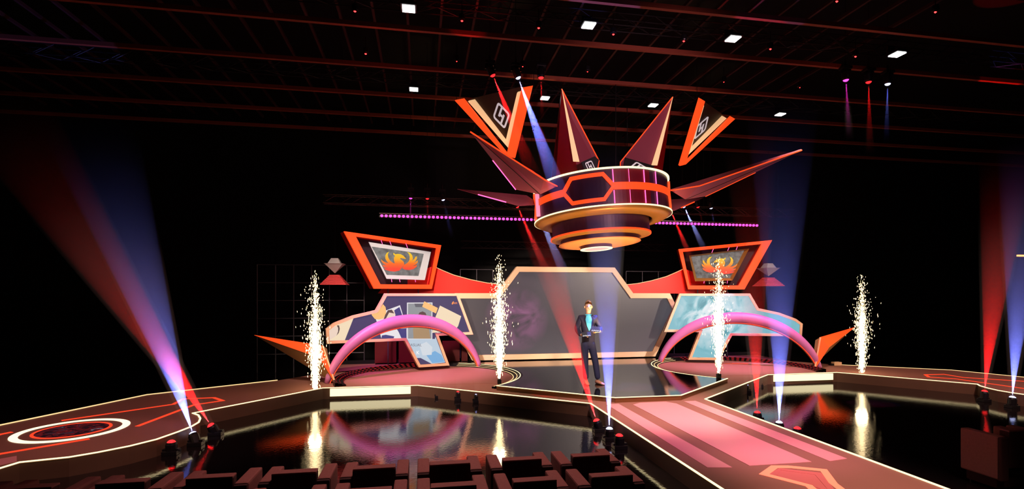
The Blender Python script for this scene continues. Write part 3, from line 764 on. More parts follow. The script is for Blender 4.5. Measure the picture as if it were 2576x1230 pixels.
# band with elongated hexagons; angle 0 = toward the camera side, positive to the right
A0 = math.degrees(math.atan2(-CS, -SN))
def dp(phi, z, r):
    a = R(A0+phi); return CC+Vector((r*math.cos(a), r*math.sin(a), z))
def band(path, w, rr_=1.60, th=.03):
    """strip lying on the drum along (phi, z) points, width w measured across the path"""
    pts = []
    for (p0, z0), (p1, z1) in zip(path[:-1], path[1:]):
        n = max(1, int(abs(p1-p0)/3)); pts += [(p0+(p1-p0)*i/n, z0+(z1-z0)*i/n) for i in range(n)]
    pts.append(path[-1]); k = rr_*math.pi/180; up = []; lo = []
    for i, (p_, z_) in enumerate(pts):
        closed = path[0] == path[-1]
        a_ = pts[i-1] if i else (pts[-2] if closed else pts[0]); b_ = pts[i+1] if i < len(pts)-1 else (pts[1] if closed else pts[-1])
        d1 = Vector(((p_-a_[0])*k, z_-a_[1])); d2 = Vector(((b_[0]-p_)*k, b_[1]-z_))
        if d1.length < 1e-6: d1 = d2
        if d2.length < 1e-6: d2 = d1
        d1.normalize(); d2.normalize(); n1 = Vector((-d1.y, d1.x)); n2 = Vector((-d2.y, d2.x)); m_ = (n1+n2).normalized(); s_ = w/2/max(.5, m_.dot(n1))
        up.append((p_+m_.x*s_/k, z_+m_.y*s_)); lo.append((p_-m_.x*s_/k, z_-m_.y*s_))
    mb = MB(); n = len(pts)
    vs = [dp(*q, rr_) for q in up]+[dp(*q, rr_) for q in lo]+[dp(*q, rr_-th) for q in up]+[dp(*q, rr_-th) for q in lo]
    fs = []
    for i in range(n-1):
        fs += [(i, i+1, n+i+1, n+i), (i, 2*n+i, 2*n+i+1, i+1), (n+i, n+i+1, 3*n+i+1, 3*n+i)]
    return mb.add(vs, fs)
hexs = [-20, 84, -100, 176]
zc = .42
for k, h in enumerate(hexs):
    w_ = 20; hw = .27
    path = [(h-w_, zc), (h-w_*.62, zc+hw), (h+w_*.62, zc+hw), (h+w_, zc), (h+w_*.62, zc-hw), (h-w_*.62, zc-hw), (h-w_, zc)]
    cz(band(path, .075, 1.63, .05), 'hexagon_frame', 'orange')
    cz(band([(h-w_*.7, zc), (h+w_*.7, zc)], .44, 1.592, .02), 'hexagon_window', 'dark')
for a_, b_ in ((0, 64), (-80, -40), (104, 156), (-164, -120)):
    cz(band([(a_, zc), (b_, zc)], .15, 1.615, .04), 'orange_band', 'orange')
for ph in (0, 12.5, 26, 39):
    for z0, z1 in ((.05, .33), (.50, .78)):
        cz(MB().tube([dp(ph, z0, 1.60), dp(ph, z1, 1.60)], .011 if ph != 12.5 else .006, 6), 'neon_line', 'neon')
for z0, z1 in ((.04, .34), (.50, .78)):
    cz(band([(0, (z0+z1)/2), (32, (z0+z1)/2)], z1-z0, 1.586, .01), 'red_inset_panel', 'drumr')
o = cz(MB().tube([dp(-74, .10, 1.62), dp(-74, .62, 1.62)], .05, 8), 'side_lamp', emis('side_lamp', (255, 120, 150), 1.6))
for dx, dy in ((-.9, .6), (.9, .6), (0, -.9)):
    p = CC+Vector((dx, dy, .72)); MB().tube([p, Vector((p.x, p.y, 7.1))], .008, 5).build('hanging_cable', 'black', crown)

def blade(name, front, mats, edges, back=(0, .10, 0), side=0, lips=()):
    """front: list of (polygon, material) sharing a folded front; solid via a copy pushed back"""
    pass
def poly_part(nm_, P_, m, side, ext=(0, .05, 0), sub=None, lab=None, root=None):
    mb = MB().prism(P_, ext)
    if side: mb.mirror()
    o = mb.build(nm_, m, sub if sub is not None else root)
    if lab: o['label'] = lab
    return o
def tube_part(nm_, P_, r, m, side, sub):
    mb = MB().tube(P_, r, 6)
    if side: mb.mirror()
    return mb.build(nm_, m, sub)
for side, nm in ((0, 'left'), (1, 'right')):
    # long low blade reaching toward the audience
    T = Vector((.857, 9.30, 5.27)); K = Vector((2.515, 10.39, 4.70)); Bs = Vector((2.93, 10.92, 4.69)); Lk = Vector((2.01, 11.0, 4.60)); Rg = Vector((2.55, 10.95, 4.50))
    b0 = poly_part('blade', [T, K, Bs, Rg], 'mauve', side, (0, .03, .03), root=crown, lab='long low pointed blade on the %s' % nm)
    poly_part('blade_face', [T, Rg, Lk], 'mauve', side, (0, .03, .03), sub=b0)
    tube_part('edge_light', [T, K, Bs], .014, 'orange', side, b0)
    tube_part('edge_light', [T.lerp(Lk, .45), Lk], .012, 'neon' if not side else 'orange', side, b0)
    tube_part('seam', [T, Rg], .008, 'black', side, b0)
    # rear low blade
    T = Vector((.87, 13.0, 4.98)); K = Vector((2.27, 11.98, 4.42)); Bs = Vector((2.78, 11.9, 4.45)); Up = Vector((2.5, 12.2, 4.72))
    b0 = poly_part('blade', [T, Up, Bs, K], 'mauve', side, (0, .05, 0), root=crown, lab='rear low pointed blade on the %s' % nm)
    tube_part('edge_light', [T.lerp(K, .35), T.lerp(K, .8)], .015, 'neon' if not side else 'orange', side, b0)
    # tall inner spike
    T = Vector((2.98, 10.73, 6.77)); K = Vector((4.02, 11.25, 5.38)); Kb = Vector((3.98, 11.4, 4.86)); Rb = Vector((3.45, 10.95, 4.86)); Lb = Vector((3.00, 11.30, 4.86))
    b0 = poly_part('spike', [T, K, Kb, Rb], 'mauve', side, (0, .05, 0), root=crown, lab='tall inner spike on the %s, mauve and red' % nm)
    poly_part('spike_face', [T, Rb, Lb], 'spikered', side, (0, .05, 0), sub=b0)
    # cream ridge tapered
    R1 = Rb.lerp(T, .20)+Vector((-.07, -.02, 0)); R2 = Rb.lerp(T, .20)+Vector((.07, -.02, 0))
    poly_part('ridge_light', [T, R2, R1], 'creamled', side, (0, -.02, 0), sub=b0)
    tube_part('edge_light', [T, K, Kb], .013, 'orange', side, b0)
    poly_part('back_face', [T, Lb+Vector((0, .5, 0)), Kb+Vector((0, .4, 0))], 'spikered', side, (0, .03, 0), sub=b0)

def emblem(origin, ux, vy, nrm_, m, parent, name='emblem'):
    """interlocked H-like mark in a rounded square; ux, vy span the square"""
    def q(u, v): return origin+ux*u+vy*v
    ro = .16; ri = .08; t_ = .11
    def rsq(a_, b_, r):
        out = []
        for cx, cy, s0 in ((b_-r, a_+r, -90), (b_-r, b_-r, 0), (a_+r, b_-r, 90), (a_+r, a_+r, 180)):
            for i in range(4):
                an = R(s0+30*i); out.append(q(cx+r*math.cos(an), cy+r*math.sin(an)))
        return out
    mb = MB(); mb.ring(rsq(0, 1, ro), rsq(t_, 1-t_, ri), nrm_*.01)
    for u0, u1, v0, v1 in ((.30, .42, .1, .66), (.58, .70, .34, .9), (.42, .58, .45, .57)):
        mb.prism([q(u0, v0), q(u1, v0), q(u1, v1), q(u0, v1)], nrm_*.01)
    return mb.build(name, m, parent)
# V signs
VO, VI, VB = Vector((.727, 11.79, 6.75)), Vector((2.32, 10.70, 6.78)), Vector((2.09, 12.07, 5.45))
vn = (VI-VO).cross(VB-VO).normalized()
if vn.y < 0: vn = -vn
def vp(px, py): return onP(px, py, VO, VI, VB)
for side, nm in ((0, 'left'), (1, 'right')):
    ct = (VO+VI+VB)/3; ct = mir(ct) if side else ct
    t = thing('v_shaped_sign', 'hanging V-shaped orange and gold sign with an interlocked letter emblem, %s of the crown spikes' % nm, 'sign', ct)
    def vb(P_, n_, m, d0, d1):
        mb = MB().prism([p+vn*d0 for p in P_], vn*(d1-d0))
        if side: mb.mirror()
        return mb.build(n_, m, t)
    vb([vp(1144, 253), vp(1166, 249), vp(1275, 386), vp(1312, 222), vp(1339, 217), vp(1295, 398), vp(1272, 392)], 'orange_chevron', 'orange', 0, .05)
    vb([vp(1175, 257), vp(1190, 254), vp(1270, 357), vp(1299, 235), vp(1312, 232), vp(1280, 378)], 'gold_chevron', 'creamled', .05, .12)
    vb([vp(1178, 253), vp(1310, 222), vp(1277, 376)], 'dark_panel', 'brown', .13, .16)
    o_ = vp(1200+395/8.2, 220+325/8.2)+vn*.11; ux = vp(1200+650/8.2, 220+590/8.2)+vn*.11-o_; vy = vp(1200+288/8.2, 220+645/8.2)+vn*.11-o_
    n2 = vn.copy()
    if side:
        o2 = mir(o_); emblem(mir(o_+ux), mir(o_)-mir(o_+ux), mir(o_+vy)-mir(o_), Vector((-n2.x, n2.y, n2.z)), 'emb', t)
    else:
        emblem(o_, ux, vy, n2, 'emb', t)
    for p in (VO, VI):
        q_ = p+vn*.1+Vector((0, 0, -.06)); mb = MB().tube([q_, Vector((q_.x, q_.y, 7.1))], .006, 4)
        if side: mb.mirror()
        mb.build('hanging_cable', 'black', t)
# boards with the emblem standing on the drum
for pixs, lab in (([(1462, 411), (1496, 396), (1507, 405), (1498.6, 436), (1474, 436)], 'dark board with silver emblem at the left spike foot'),
                  ([(1573, 399), (1647.6, 420.7), (1640, 428), (1628, 436), (1566, 436)], 'dark board with silver emblem at the right spike foot')):
    Yb = 10.60
    P_ = [onY(x, y-3, Yb) for x, y in pixs]
    o = MB().prism(P_, (0, .03, 0)).build('emblem_board', 'black', crown); o['label'] = lab
    if pixs[0][0] < 1500:
        o_ = onY(1471, 410, Yb-.012); ux = onY(1488, 403, Yb-.012)-o_; vy = onY(1482, 434, Yb-.012)-o_
        emblem(o_, ux, vy, Vector((0, .01, 0)), 'emb', o)
    else:
        o_ = onY(1601, 406, Yb-.012); ux = onY(1632, 424, Yb-.012)-o_; vy = onY(1580, 424, Yb-.012)-o_
        emblem(o_, ux, vy, Vector((0, .01, 0)), 'emb', o)

# ------------------------------------------------------------ moving heads with beams
BEAMC = {'red': (255, 22, 26), 'blue': (120, 130, 255), 'magenta': (255, 50, 200), 'white': (165, 170, 255)}
for c_, rgb in BEAMC.items():
    emis('lens_'+c_, rgb if c_ != 'blue' else (190, 200, 255), 5.0)
HZ = {}
def hz(d):
    if d not in HZ: HZ[d] = haze('haze_%g' % d, d)
    return HZ[d]
def mover(lens, target, colour, label, length=6.0, half=3.2, power=100, dens=.30, hang=False, s=1.0, base_z=0.0, group='moving head spotlights'):
    lens = Vector(lens); d = (Vector(target)-lens).normalized()
    root = Vector((lens.x-d.x*.16*s, lens.y-d.y*.16*s, base_z if not hang else lens.z+.28))
    t = thing('moving_head_light', label, 'spotlight', root, group)
    sg = -1 if hang else 1
    pv = lens-d*.14*s                                       # pivot
    MB().box(root+Vector((0, 0, sg*.03)), (.20*s, .16*s, .06)).build('base', 'case', t, bevel=.008)
    y = MB().box((root.x, root.y, root.z+sg*.072), (.212*s, .07*s, .024))
    for dx in (-.095*s, .095*s):
        y.tube([(root.x+dx, root.y, root.z+sg*.07), (pv.x+dx, pv.y, pv.z)], .017*s, 6)
    y.build('yoke', 'case', t)
    if hang:
        MB().tube([root+Vector((0, 0, -.02)), root+Vector((0, 0, .12))], .02, 6).build('clamp', 'steel', t)
        MB().tube([root+Vector((0, 0, .12)), Vector((root.x, root.y, 9.0))], .005, 4).build('hanging_cable', 'black', t)
    q = d.to_track_quat('Z', 'Y').to_matrix().to_4x4(); q.translation = pv
    MB().lathe([(0, -.11*s), (.055*s, -.10*s), (.075*s, -.03*s), (.075*s, .10*s), (.06*s, .135*s), (0, .135*s)], (0, 0, 0), 16).xf(q).build('lamp_head', 'case', t, smooth=False)
    MB().lathe([(0, .166*s), (.026*s, .161*s), (.046*s, .147*s), (.054*s, .134*s), (0, .134*s)], (0, 0, 0), 16).xf(q).build('lens', MATS['lens_'+colour], t)
    q2 = d.to_track_quat('Z', 'Y').to_matrix().to_4x4(); q2.translation = lens+d*.012
    r0 = (.03 if hang else .058)*s; r1 = r0+length*math.tan(R(half))
    apex = r0/math.tan(R(half))
    o = MB().lathe([(0, 0), (r0, 0), (r1, length), (0, length)], (0, 0, 0), 32).build('light_beam', hz(dens), None, origin=(0, 0, 0))
    o.parent = t; q2.translation = q2.translation-Vector(t['_o']); o.matrix_local = q2
    o['label'] = colour+' beam in the haze'
    ld = bpy.data.lights.new('spot', 'SPOT'); ld.energy = power*12; ld.color = lin(BEAMC[colour])[:3]
    ld.spot_size = R(half*2)*1.12; ld.spot_blend = .18; ld.shadow_soft_size = .0; ld.use_shadow = True
    lo = bpy.data.objects.new('spot', ld); col.objects.link(lo); lo.parent = t
    m_ = (-d).to_track_quat('Z', 'Y').to_matrix().to_4x4(); m_.translation = lens-d*min(apex, .10)*0+d*.0-Vector(t['_o'])
    m_.translation = lens+d*.036-Vector(t['_o'])
    lo.matrix_local = m_
    return t
def gl(px, py, bpx, bpy_):
    """lens point above the floor spot where the fixture stands"""
    b_ = onZ(bpx, bpy_, 0); p = onY(px, py, b_.y); return p
def at(px, py, Y): return onY(px, py, Y)
# left wing group
l1 = gl(485, 1090, 485, 1118); l2 = gl(530, 1069, 533, 1096); l3 = gl(431, 1111, 432, 1143)
mover(l1, at(395, 820, l1.y+.6), 'blue', 'spotlight by the left round stage end, throwing the wide blue beam', 6.2, 6.3, 290, .60)
mover(l2, at(405, 880, l2.y-.3), 'red', 'spotlight right beside the left stage end, throwing the red beam', 5.6, 5.6, 230, .60)
mover(l3, at(431, 1000, l3.y), 'red', 'spotlight nearest the camera at the left stage end, with a faint red glow', .5, 3.0, 4, .3)
# in front of the left stage
for (px, py, bx_, by_), c_, lb in zip([(1104, 981, 1105, 1001), (1154, 985, 1155, 1008), (1200, 991, 1201, 1013)], ['magenta', 'red', 'white'],
                                      ['left one of three before the left stage front, magenta', 'middle one of three before the left stage front, red', 'right one of three before the left stage front, bluish white']):
    p = gl(px, py, bx_, by_); mover(p, p+Vector((0, 0, 1)), c_, 'small spotlight, '+lb, .5, 4.0, 10, .5, s=.9)
    pm = mir(p); mover(pm, pm+Vector((0, 0, 1)), c_, 'small spotlight behind the runway right, '+lb.replace('left stage', 'right stage').replace('left one', 'outermost').replace('right one', 'innermost'), .5, 4.0, 10, .5, s=.9)
# beside the runway
l1 = gl(1500, 1057, 1504, 1085); l2 = gl(1533, 1078, 1533, 1107); l3 = gl(1558, 1095, 1559, 1128)
mover(l1, at(1437, 850, l1.y+.1), 'red', 'spotlight beside the runway left edge, throwing the strong red beam', 4.2, 5.0, 420, .55)
mover(l2, at(1528, 850, l2.y+.1), 'blue', 'spotlight beside the runway left edge, throwing the strong blue beam', 4.8, 5.0, 420, .50)
mover(l3, l3+Vector((0, 0, 1)), 'red', 'spotlight nearest the seats beside the runway left edge, faint red glow', .4, 3.0, 4, .3)
l1 = gl(1905, 1037, 1906, 1062); l2 = gl(1960, 1062, 1961, 1088); l3 = gl(2006, 1077, 2006, 1105)
mover(l1, at(1900, 850, l1.y), 'red', 'spotlight right of the runway, throwing the upright red beam', 5.2, 4.8, 200, .60)
mover(l2, at(1962, 850, l2.y), 'blue', 'spotlight right of the runway, throwing the upright blue beam', 5.6, 5.6, 280, .60)
mover(l3, l3+Vector((0, 0, 1)), 'red', 'spotlight right of the runway with only a faint red glow', .4, 3.0, 4, .3)
# far right
l1 = gl(2477, 984, 2479, 1010); l2 = gl(2547, 999, 2549, 1026)
mover(l1, at(2505, 700, l1.y), 'red', 'spotlight at the right round stage end, throwing the red beam', 5.5, 5.0, 420, .36)
mover(l2, at(2566, 700, l2.y), 'blue', 'spotlight at the right round stage end, throwing the blue beam', 5.5, 5.0, 420, .36)
# hanging from the roof
for (px, py), (tx, ty), c_, lb, L_, hf, pw in [
        ((1240, 190), (1285, 300), 'red', 'red ceiling spotlight above the left V-shaped sign', 2.4, 4.0, 500),
        ((1304, 196), (1394, 450), 'blue', 'bluish ceiling spotlight aiming down beside the left V-shaped sign', 3.2, 4.2, 900),
        ((1361, 196), (1364, 300), 'red', 'faint red ceiling spotlight left of the tall inner spikes', .9, 3.2, 60),
        ((2128, 202), (2134, 300), 'magenta', 'magenta ceiling spotlight, left one of three at the upper right', 1.3, 2.8, 60),
        ((2185, 207), (2187, 300), 'red', 'red ceiling spotlight, middle one of three at the upper right', 1.6, 2.8, 80),
        ((2233, 212), (2231, 300), 'blue', 'blue ceiling spotlight, right one of three at the upper right', 1.3, 2.8, 50)]:
    p = onZ(px, py, 6.75)
    if px < 1400:
        p = onY(px, py, 10.25)
    mover(p, at(tx, ty, p.y+.0), c_, lb, L_, hf, pw*1.9, .22, hang=True)
for (px, py), (tx, ty), c_, lb, L_, hf, pw in [
        ((1033, 499), (1032, 600), 'magenta', 'small magenta spotlight on the rear left truss', .9, 3.5, 14),
        ((1075, 500), (1077, 600), 'red', 'small red spotlight on the rear left truss', .9, 3.5, 14),
        ((1115, 503), (1131, 570), 'blue', 'small bluish spotlight on the rear left truss', 1.1, 3.5, 22),
        ((1302, 521), (1378, 690), 'red', 'red spotlight under the rear left blade, beam falling behind the drum', 3.1, 3.4, 420),
        ((1342, 512), (1408, 660), 'white', 'white spotlight left of the drum, beam falling toward the main screen', 2.9, 4.0, 420),
        ((1689, 534), (1738, 650), 'red', 'red spotlight on the rear right truss just right of the drum', 1.9, 3.6, 300),
        ((1721, 521), (1768, 620), 'white', 'white spotlight on the rear right truss', 1.6, 4.0, 320),
        ((1756, 521), (1770, 570), 'red', 'faint red spotlight on the rear right truss', .8, 3.0, 12),
        ((1789, 524), (1800, 580), 'blue', 'faint blue spotlight at the outer end of the rear right truss group', .8, 3.0, 12)]:
    p = onY(px, py, 13.75)
    mover(p, at(tx, ty, 13.75), c_, lb, L_, hf, pw, .40, hang=True, s=.8)

# ------------------------------------------------------------ spark fountains
def spark_mesh(seed, H=2.75, n=4200):
    rnd = random.Random(seed); mb = MB()
    for i in range(n):
        u = rnd.random()
        h = H*(1-(1-u)**.43)*rnd.uniform(.94, 1.0)
        hf = h/H
        sp_ = .010+.090*min(1, hf*2.6)
        if rnd.random() < .22: sp_ *= 2.1
        if hf > .75: sp_ *= .8
        a = rnd.random()*2*math.pi; rr_ = abs(rnd.gauss(0, 1))*sp_*.72
        c = Vector((rr_*math.cos(a), rr_*math.sin(a), h+.12))
        L_ = rnd.uniform(.008, .026)*(1.4 if hf < .6 else 1.0); r_ = rnd.uniform(.0025, .0075)
        if rnd.random() < .05: r_ *= 1.7
        tl = Vector((c.x*.25, c.y*.25, 1)).normalized()
        x = tl.cross(Vector((0, 1, 0))).normalized(); y = tl.cross(x)
        mb.add([c-tl*L_, c+x*r_, c+y*r_, c-x*r_, c-y*r_, c+tl*L_], [(0, 1, 2), (0, 2, 3), (0, 3, 4), (0, 4, 1), (5, 2, 1), (5, 3, 2), (5, 4, 3), (5, 1, 4)])
    return mb
sparkm = emis('spark_glow', (255, 222, 165), 5.0, sample=False)
for k, (x_, y_, z_, lb) in enumerate([
        (*onZ(793, 1006, 0).to_2d(), 0, 'tall white-gold spark fountain on the floor, before the left spike wing'),
        (*onZ(1256, 966, ZI).to_2d(), ZI, 'white-gold spark fountain on the left corner of the podium'),
        (*onZ(1808, 951, ZI).to_2d(), ZI, 'white-gold spark fountain on the right corner of the podium, before the teal wing screen'),
        (*onZ(2168, 960, 0).to_2d(), 0, 'white-gold spark fountain farthest right, beyond the right spike wing')]):
    t = thing('spark_fountain', lb, 'fireworks', (x_, y_, z_), 'spark fountains')
    MB().box((x_, y_, z_+.05), (.085, .085, .10)).build('launcher', 'case', t, bevel=.006)
    MB().lathe([(0, .12), (.025, .12), (.03, .10), (0, .10)], (x_, y_, z_), 12).build('nozzle', 'black', t)
    mb = spark_mesh(20+k, 2.85); mb.v = [p+Vector((x_, y_, z_)) for p in mb.v]
    o = mb.build('sparks', sparkm, t); o['kind'] = 'stuff'
    ld = bpy.data.lights.new('spark_light', 'POINT'); ld.energy = 26; ld.color = (1, .72, .42); ld.shadow_soft_size = .12
    lo = bpy.data.objects.new('spark_light', ld); col.objects.link(lo); lo.parent = t; lo.location = (0, 0, .9)

# ------------------------------------------------------------ seats
def seat_proto():
    t = thing('armchair', 'x', 'chair', (0, 0, 0), 'audience armchairs')
    # local: faces +Y (the stage); back nearest the camera
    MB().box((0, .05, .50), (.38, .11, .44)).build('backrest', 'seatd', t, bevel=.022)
    MB().box((0, .05, .712), (.375, .105, .022)).build('lit_back_top', 'seat', t, bevel=.009)  # lit top of the backrest, painted as a lighter slab
    MB().box((0, .29, .33), (.36, .40, .14)).build('seat_cushion', 'seat', t, bevel=.03)
    for sx in (-1, 1):
        MB().box((sx*.245, .24, .40), (.115, .42, .50)).build('armrest', 'seat', t, bevel=.018)
        MB().box((sx*.245, .02, .39), (.11, .05, .50)).build('armrest_shaded_end', 'seatd', t, bevel=.012)  # unlit rear of the armrest, put in as a dark slab
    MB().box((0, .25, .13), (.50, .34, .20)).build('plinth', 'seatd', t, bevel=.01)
    for sx in (-1, 1):
        for sy in (.1, .4): MB().tube([(sx*.2, sy, 0), (sx*.2, sy, .05)], .016, 6).build('foot', 'black', t)
    return t
proto = seat_proto(); first = True
def seat(x, y, label):
    global first
    o = proto if first else copy_tree(proto); first = False
    o.location = (x, y, 0); o['label'] = label; return o
names = {-6: 'at the far left edge', -5: 'second from the left', -4: 'third from the left', -3: 'fourth from the left', -2: 'fifth from the left', -1: 'sixth from the left', 0: 'third from the runway', 1: 'second from the runway', 2: 'next to the runway'}
for k in range(-6, 3):
    seat(.2516+k*.687, 4.76, 'dark red armchair in the front row, %s' % names[k])
for k, lb in ((-2, 'leftmost of those showing'), (-1, 'second of those showing from the left'), (0, 'third of those showing from the left'), (1, 'second from the runway'), (2, 'next to the runway')):
    seat(.2516+k*.687, 4.20, 'dark red armchair in the nearest row, %s' % lb)
for k, lb in ((0, 'leftmost of those right of the runway'), (1, 'cut by the right picture edge')):
    seat(6.86+k*.687, 4.80, 'armchair in deep shadow, %s' % lb)

# ------------------------------------------------------------ presenter
def skin(name, verts, edges, radii, m, root, sub=2, parent=None):
    me = bpy.data.meshes.new(name); me.from_pydata(verts, edges, []); o = bpy.data.objects.new(name, me); col.objects.link(o)
    md = o.modifiers.new('s', 'SKIN'); md.use_smooth_shade = True
    for i, r_ in enumerate(radii):
        sv = me.skin_vertices[0].data[i]; sv.radius = r_ if isinstance(r_, tuple) else (r_, r_); sv.use_root = (i == root)
    sd = o.modifiers.new('u', 'SUBSURF'); sd.levels = sub; sd.render_levels = sub
    dg = bpy.context.evaluated_depsgraph_get(); dg.update()
    nm = bpy.data.meshes.new_from_object(o.evaluated_get(dg)); o.modifiers.clear(); o.data = nm; nm.name = name
    nm.materials.clear(); nm.materials.append(M[m] if isinstance(m, str) else m)
    for p in nm.polygons: p.use_smooth = True
    if parent is not None: o.parent = parent
    return o
SKIN = mat('skin', (222, 170, 140), .5); SUIT = mat('suit_navy', (44, 42, 66), .7); TROU = mat('trousers_navy', (44, 44, 72), .7)
SHIRT = mat('shirt_cyan', (90, 205, 235), .6); HAIR = mat('hair_brown', (156, 124, 98), .7); SHOE = mat('shoe_tan', (190, 130, 105), .5)
pp = onZ(1480, 966, ZI)
V = [(0, 0, .90), (0, .01, 1.12), (-.01, .01, 1.36), (-.005, .0, 1.50), (0, -.005, 1.57),      # 0-4 pelvis..neck
     (-.16, .0, 1.455), (-.25, .03, 1.22), (-.20, -.13, 1.10), (-.15, -.22, 1.085),             # 5-8 right arm (image left)
     (.155, .0, 1.455), (.265, .03, 1.22), (.235, -.14, 1.17), (.185, -.24, 1.175),              # 9-12 left arm
     (-.085, 0, .84), (-.065, .0, .47), (-.045, .03, .10),                                      # 13-15
     (.075, 0, .84), (.155, -.01, .47), (.215, .02, .10)]                                       # 16-18
E = [(0, 1), (1, 2), (2, 3), (3, 4), (2, 5), (5, 6), (6, 7), (7, 8), (2, 9), (9, 10), (10, 11), (11, 12), (0, 13), (13, 14), (14, 15), (0, 16), (16, 17), (17, 18)]
Rd = [(.13, .09), (.12, .08), (.14, .09), .055, .052, .05, .042, .035, .026, .05, .042, .035, .026, .075, .055, .04, .075, .055, .04]
# fingers
def hand(root_i, dx, side_):
    b_ = Vector(V[root_i]); pl = b_+Vector((dx*.05, -.035, .0)); V.append(tuple(pl)); E.append((root_i, len(V)-1)); Rd.append((.03, .018)); pi_ = len(V)-1
    for j, (oz, L_) in enumerate(((.028, .06), (.010, .07), (-.010, .066), (-.028, .05))):
        k1 = pl+Vector((dx*L_*.7, -.012, oz)); k2 = k1+Vector((dx*L_*.6, .022, oz*.2))
        V.append(tuple(k1)); E.append((pi_, len(V)-1)); Rd.append(.0095); V.append(tuple(k2)); E.append((len(V)-2, len(V)-1)); Rd.append(.0085)
    k1 = pl+Vector((dx*.0, -.03, .035)); k2 = k1+Vector((dx*.03, -.01, .02))
    V.append(tuple(k1)); E.append((pi_, len(V)-1)); Rd.append(.011); V.append(tuple(k2)); E.append((len(V)-2, len(V)-1)); Rd.append(.009)
hand(8, 1, 0); hand(12, -1, 1)
# head on the neck
hb = len(V)
V += [(0, -.01, 1.625), (0, -.015, 1.695), (0, -.005, 1.765)]; E += [(4, hb), (hb, hb+1), (hb+1, hb+2)]; Rd += [(.062, .07), (.078, .092), (.068, .08)]
person = skin('person', V, E, Rd, SKIN, 0)
me = person.data
# face: nose, brow, chin by displacing the front of the head
for v in me.vertices:
    x, y, z = v.co
    if z > 1.56 and y < -.03:
        v.co.y -= .022*math.exp(-((x/.014)**2+((z-1.685)/.022)**2))
        v.co.y -= .010*math.exp(-((x/.03)**2+((z-1.607)/.018)**2))
        for s_ in (-1, 1): v.co.y += .010*math.exp(-(((x-s_*.03)/.014)**2+((z-1.712)/.012)**2))
tag(person, 'standing person in dark suit and light blue open shirt, holding two cue cards', 'person')
person.location = pp; person.rotation_euler = (0, 0, -TH)
def pm_(mb, n_, m, **k):
    o = mb.build(n_, m, None, origin=(0, 0, 0), **k); o.location = (0, 0, 0); o.parent = person; return o
TV = [(0, 0, .93), (-.085, 0, .82), (-.068, 0, .47), (-.045, .03, .09), (.078, 0, .82), (.157, -.01, .47), (.215, .02, .09), (0, 0, 1.0)]
skin('trousers', TV, [(0, 1), (1, 2), (2, 3), (0, 4), (4, 5), (5, 6), (0, 7)], [(.145, .10), (.098, .095), (.074, .075), (.062, .066), (.098, .095), (.074, .075), (.062, .066), (.14, .10)], TROU, 0, parent=person)
JV = [(0, 0, .80), (0, .01, 1.0), (0, .01, 1.15), (-.005, .01, 1.32), (-.005, .015, 1.44), (-.005, .02, 1.50),
      (-.165, .01, 1.45), (-.255, .03, 1.21), (-.20, -.13, 1.10), (-.172, -.185, 1.09), (.16, .01, 1.45), (.27, .03, 1.21), (.24, -.14, 1.165), (.21, -.195, 1.172)]
jk = skin('jacket', JV, [(0, 1), (1, 2), (2, 3), (3, 4), (4, 5), (4, 6), (6, 7), (7, 8), (8, 9), (4, 10), (10, 11), (11, 12), (12, 13)],
          [(.175, .115), (.155, .11), (.155, .105), (.18, .12), (.16, .105), (.085, .075), .082, .066, .052, .046, .082, .066, .052, .046], SUIT, 1, parent=person)
# shirt front and collar
mb = MB()
fr = [(-.055, 1.50), (.045, 1.50), (.062, 1.42), (.045, 1.25), (.005, 1.16), (-.045, 1.28), (-.075, 1.42)]
def fy(x, z):
    best = -.12
    c = [v.co.y for v in jk.data.vertices if abs(v.co.x-x) < .05 and abs(v.co.z-z) < .04]
    return (min(c) if c else best)-.006
ctr = (-.01, 1.36)
vs = [Vector((ctr[0], fy(*ctr)-.004, ctr[1]))]+[Vector((x, fy(x, z), z)) for x, z in fr]
vs2 = [p+Vector((0, .02, 0)) for p in vs]
n = len(fr)
mb.add(vs+vs2, [(0, i, i % n+1) for i in range(1, n+1)]+[(n+1, n+1+i % n+1, n+1+i) for i in range(1, n+1)]+[(i, n+1+i, n+1+i % n+1, i % n+1) for i in range(1, n+1)])
pm_(mb, 'shirt', SHIRT)
pm_(MB().lathe([(.060, 1.48), (.078, 1.49), (.070, 1.535), (.057, 1.535)], (-.003, .0, 0), 20, closed_prof=True), 'collar', SHIRT, smooth=True)
for s_ in (-1, 1):
    L_ = [Vector((x, fy(x, z)-.008, z)) for x, z in ([(-.055, 1.51), (-.078, 1.42), (-.048, 1.28), (.004, 1.15), (-.02, 1.22), (-.08, 1.33), (-.11, 1.42), (-.085, 1.50)] if s_ < 0 else
                                                      [(.045, 1.51), (.065, 1.42), (.048, 1.25), (.006, 1.15), (.035, 1.2), (.08, 1.32), (.105, 1.42), (.08, 1.50)])]
    pm_(MB().prism(L_, (0, .012, 0)), 'lapel', mat('lapel_navy', (30, 28, 48), .6))
pm_(MB().lathe([(.0, .008), (.009, .006), (.01, 0), (0, 0)], (0, 0, 0), 10).xf(Matrix.Translation((.01, fy(.01, 1.12)-.004, 1.12)) @ Matrix.Rotation(R(90), 4, 'X')), 'button', 'black')
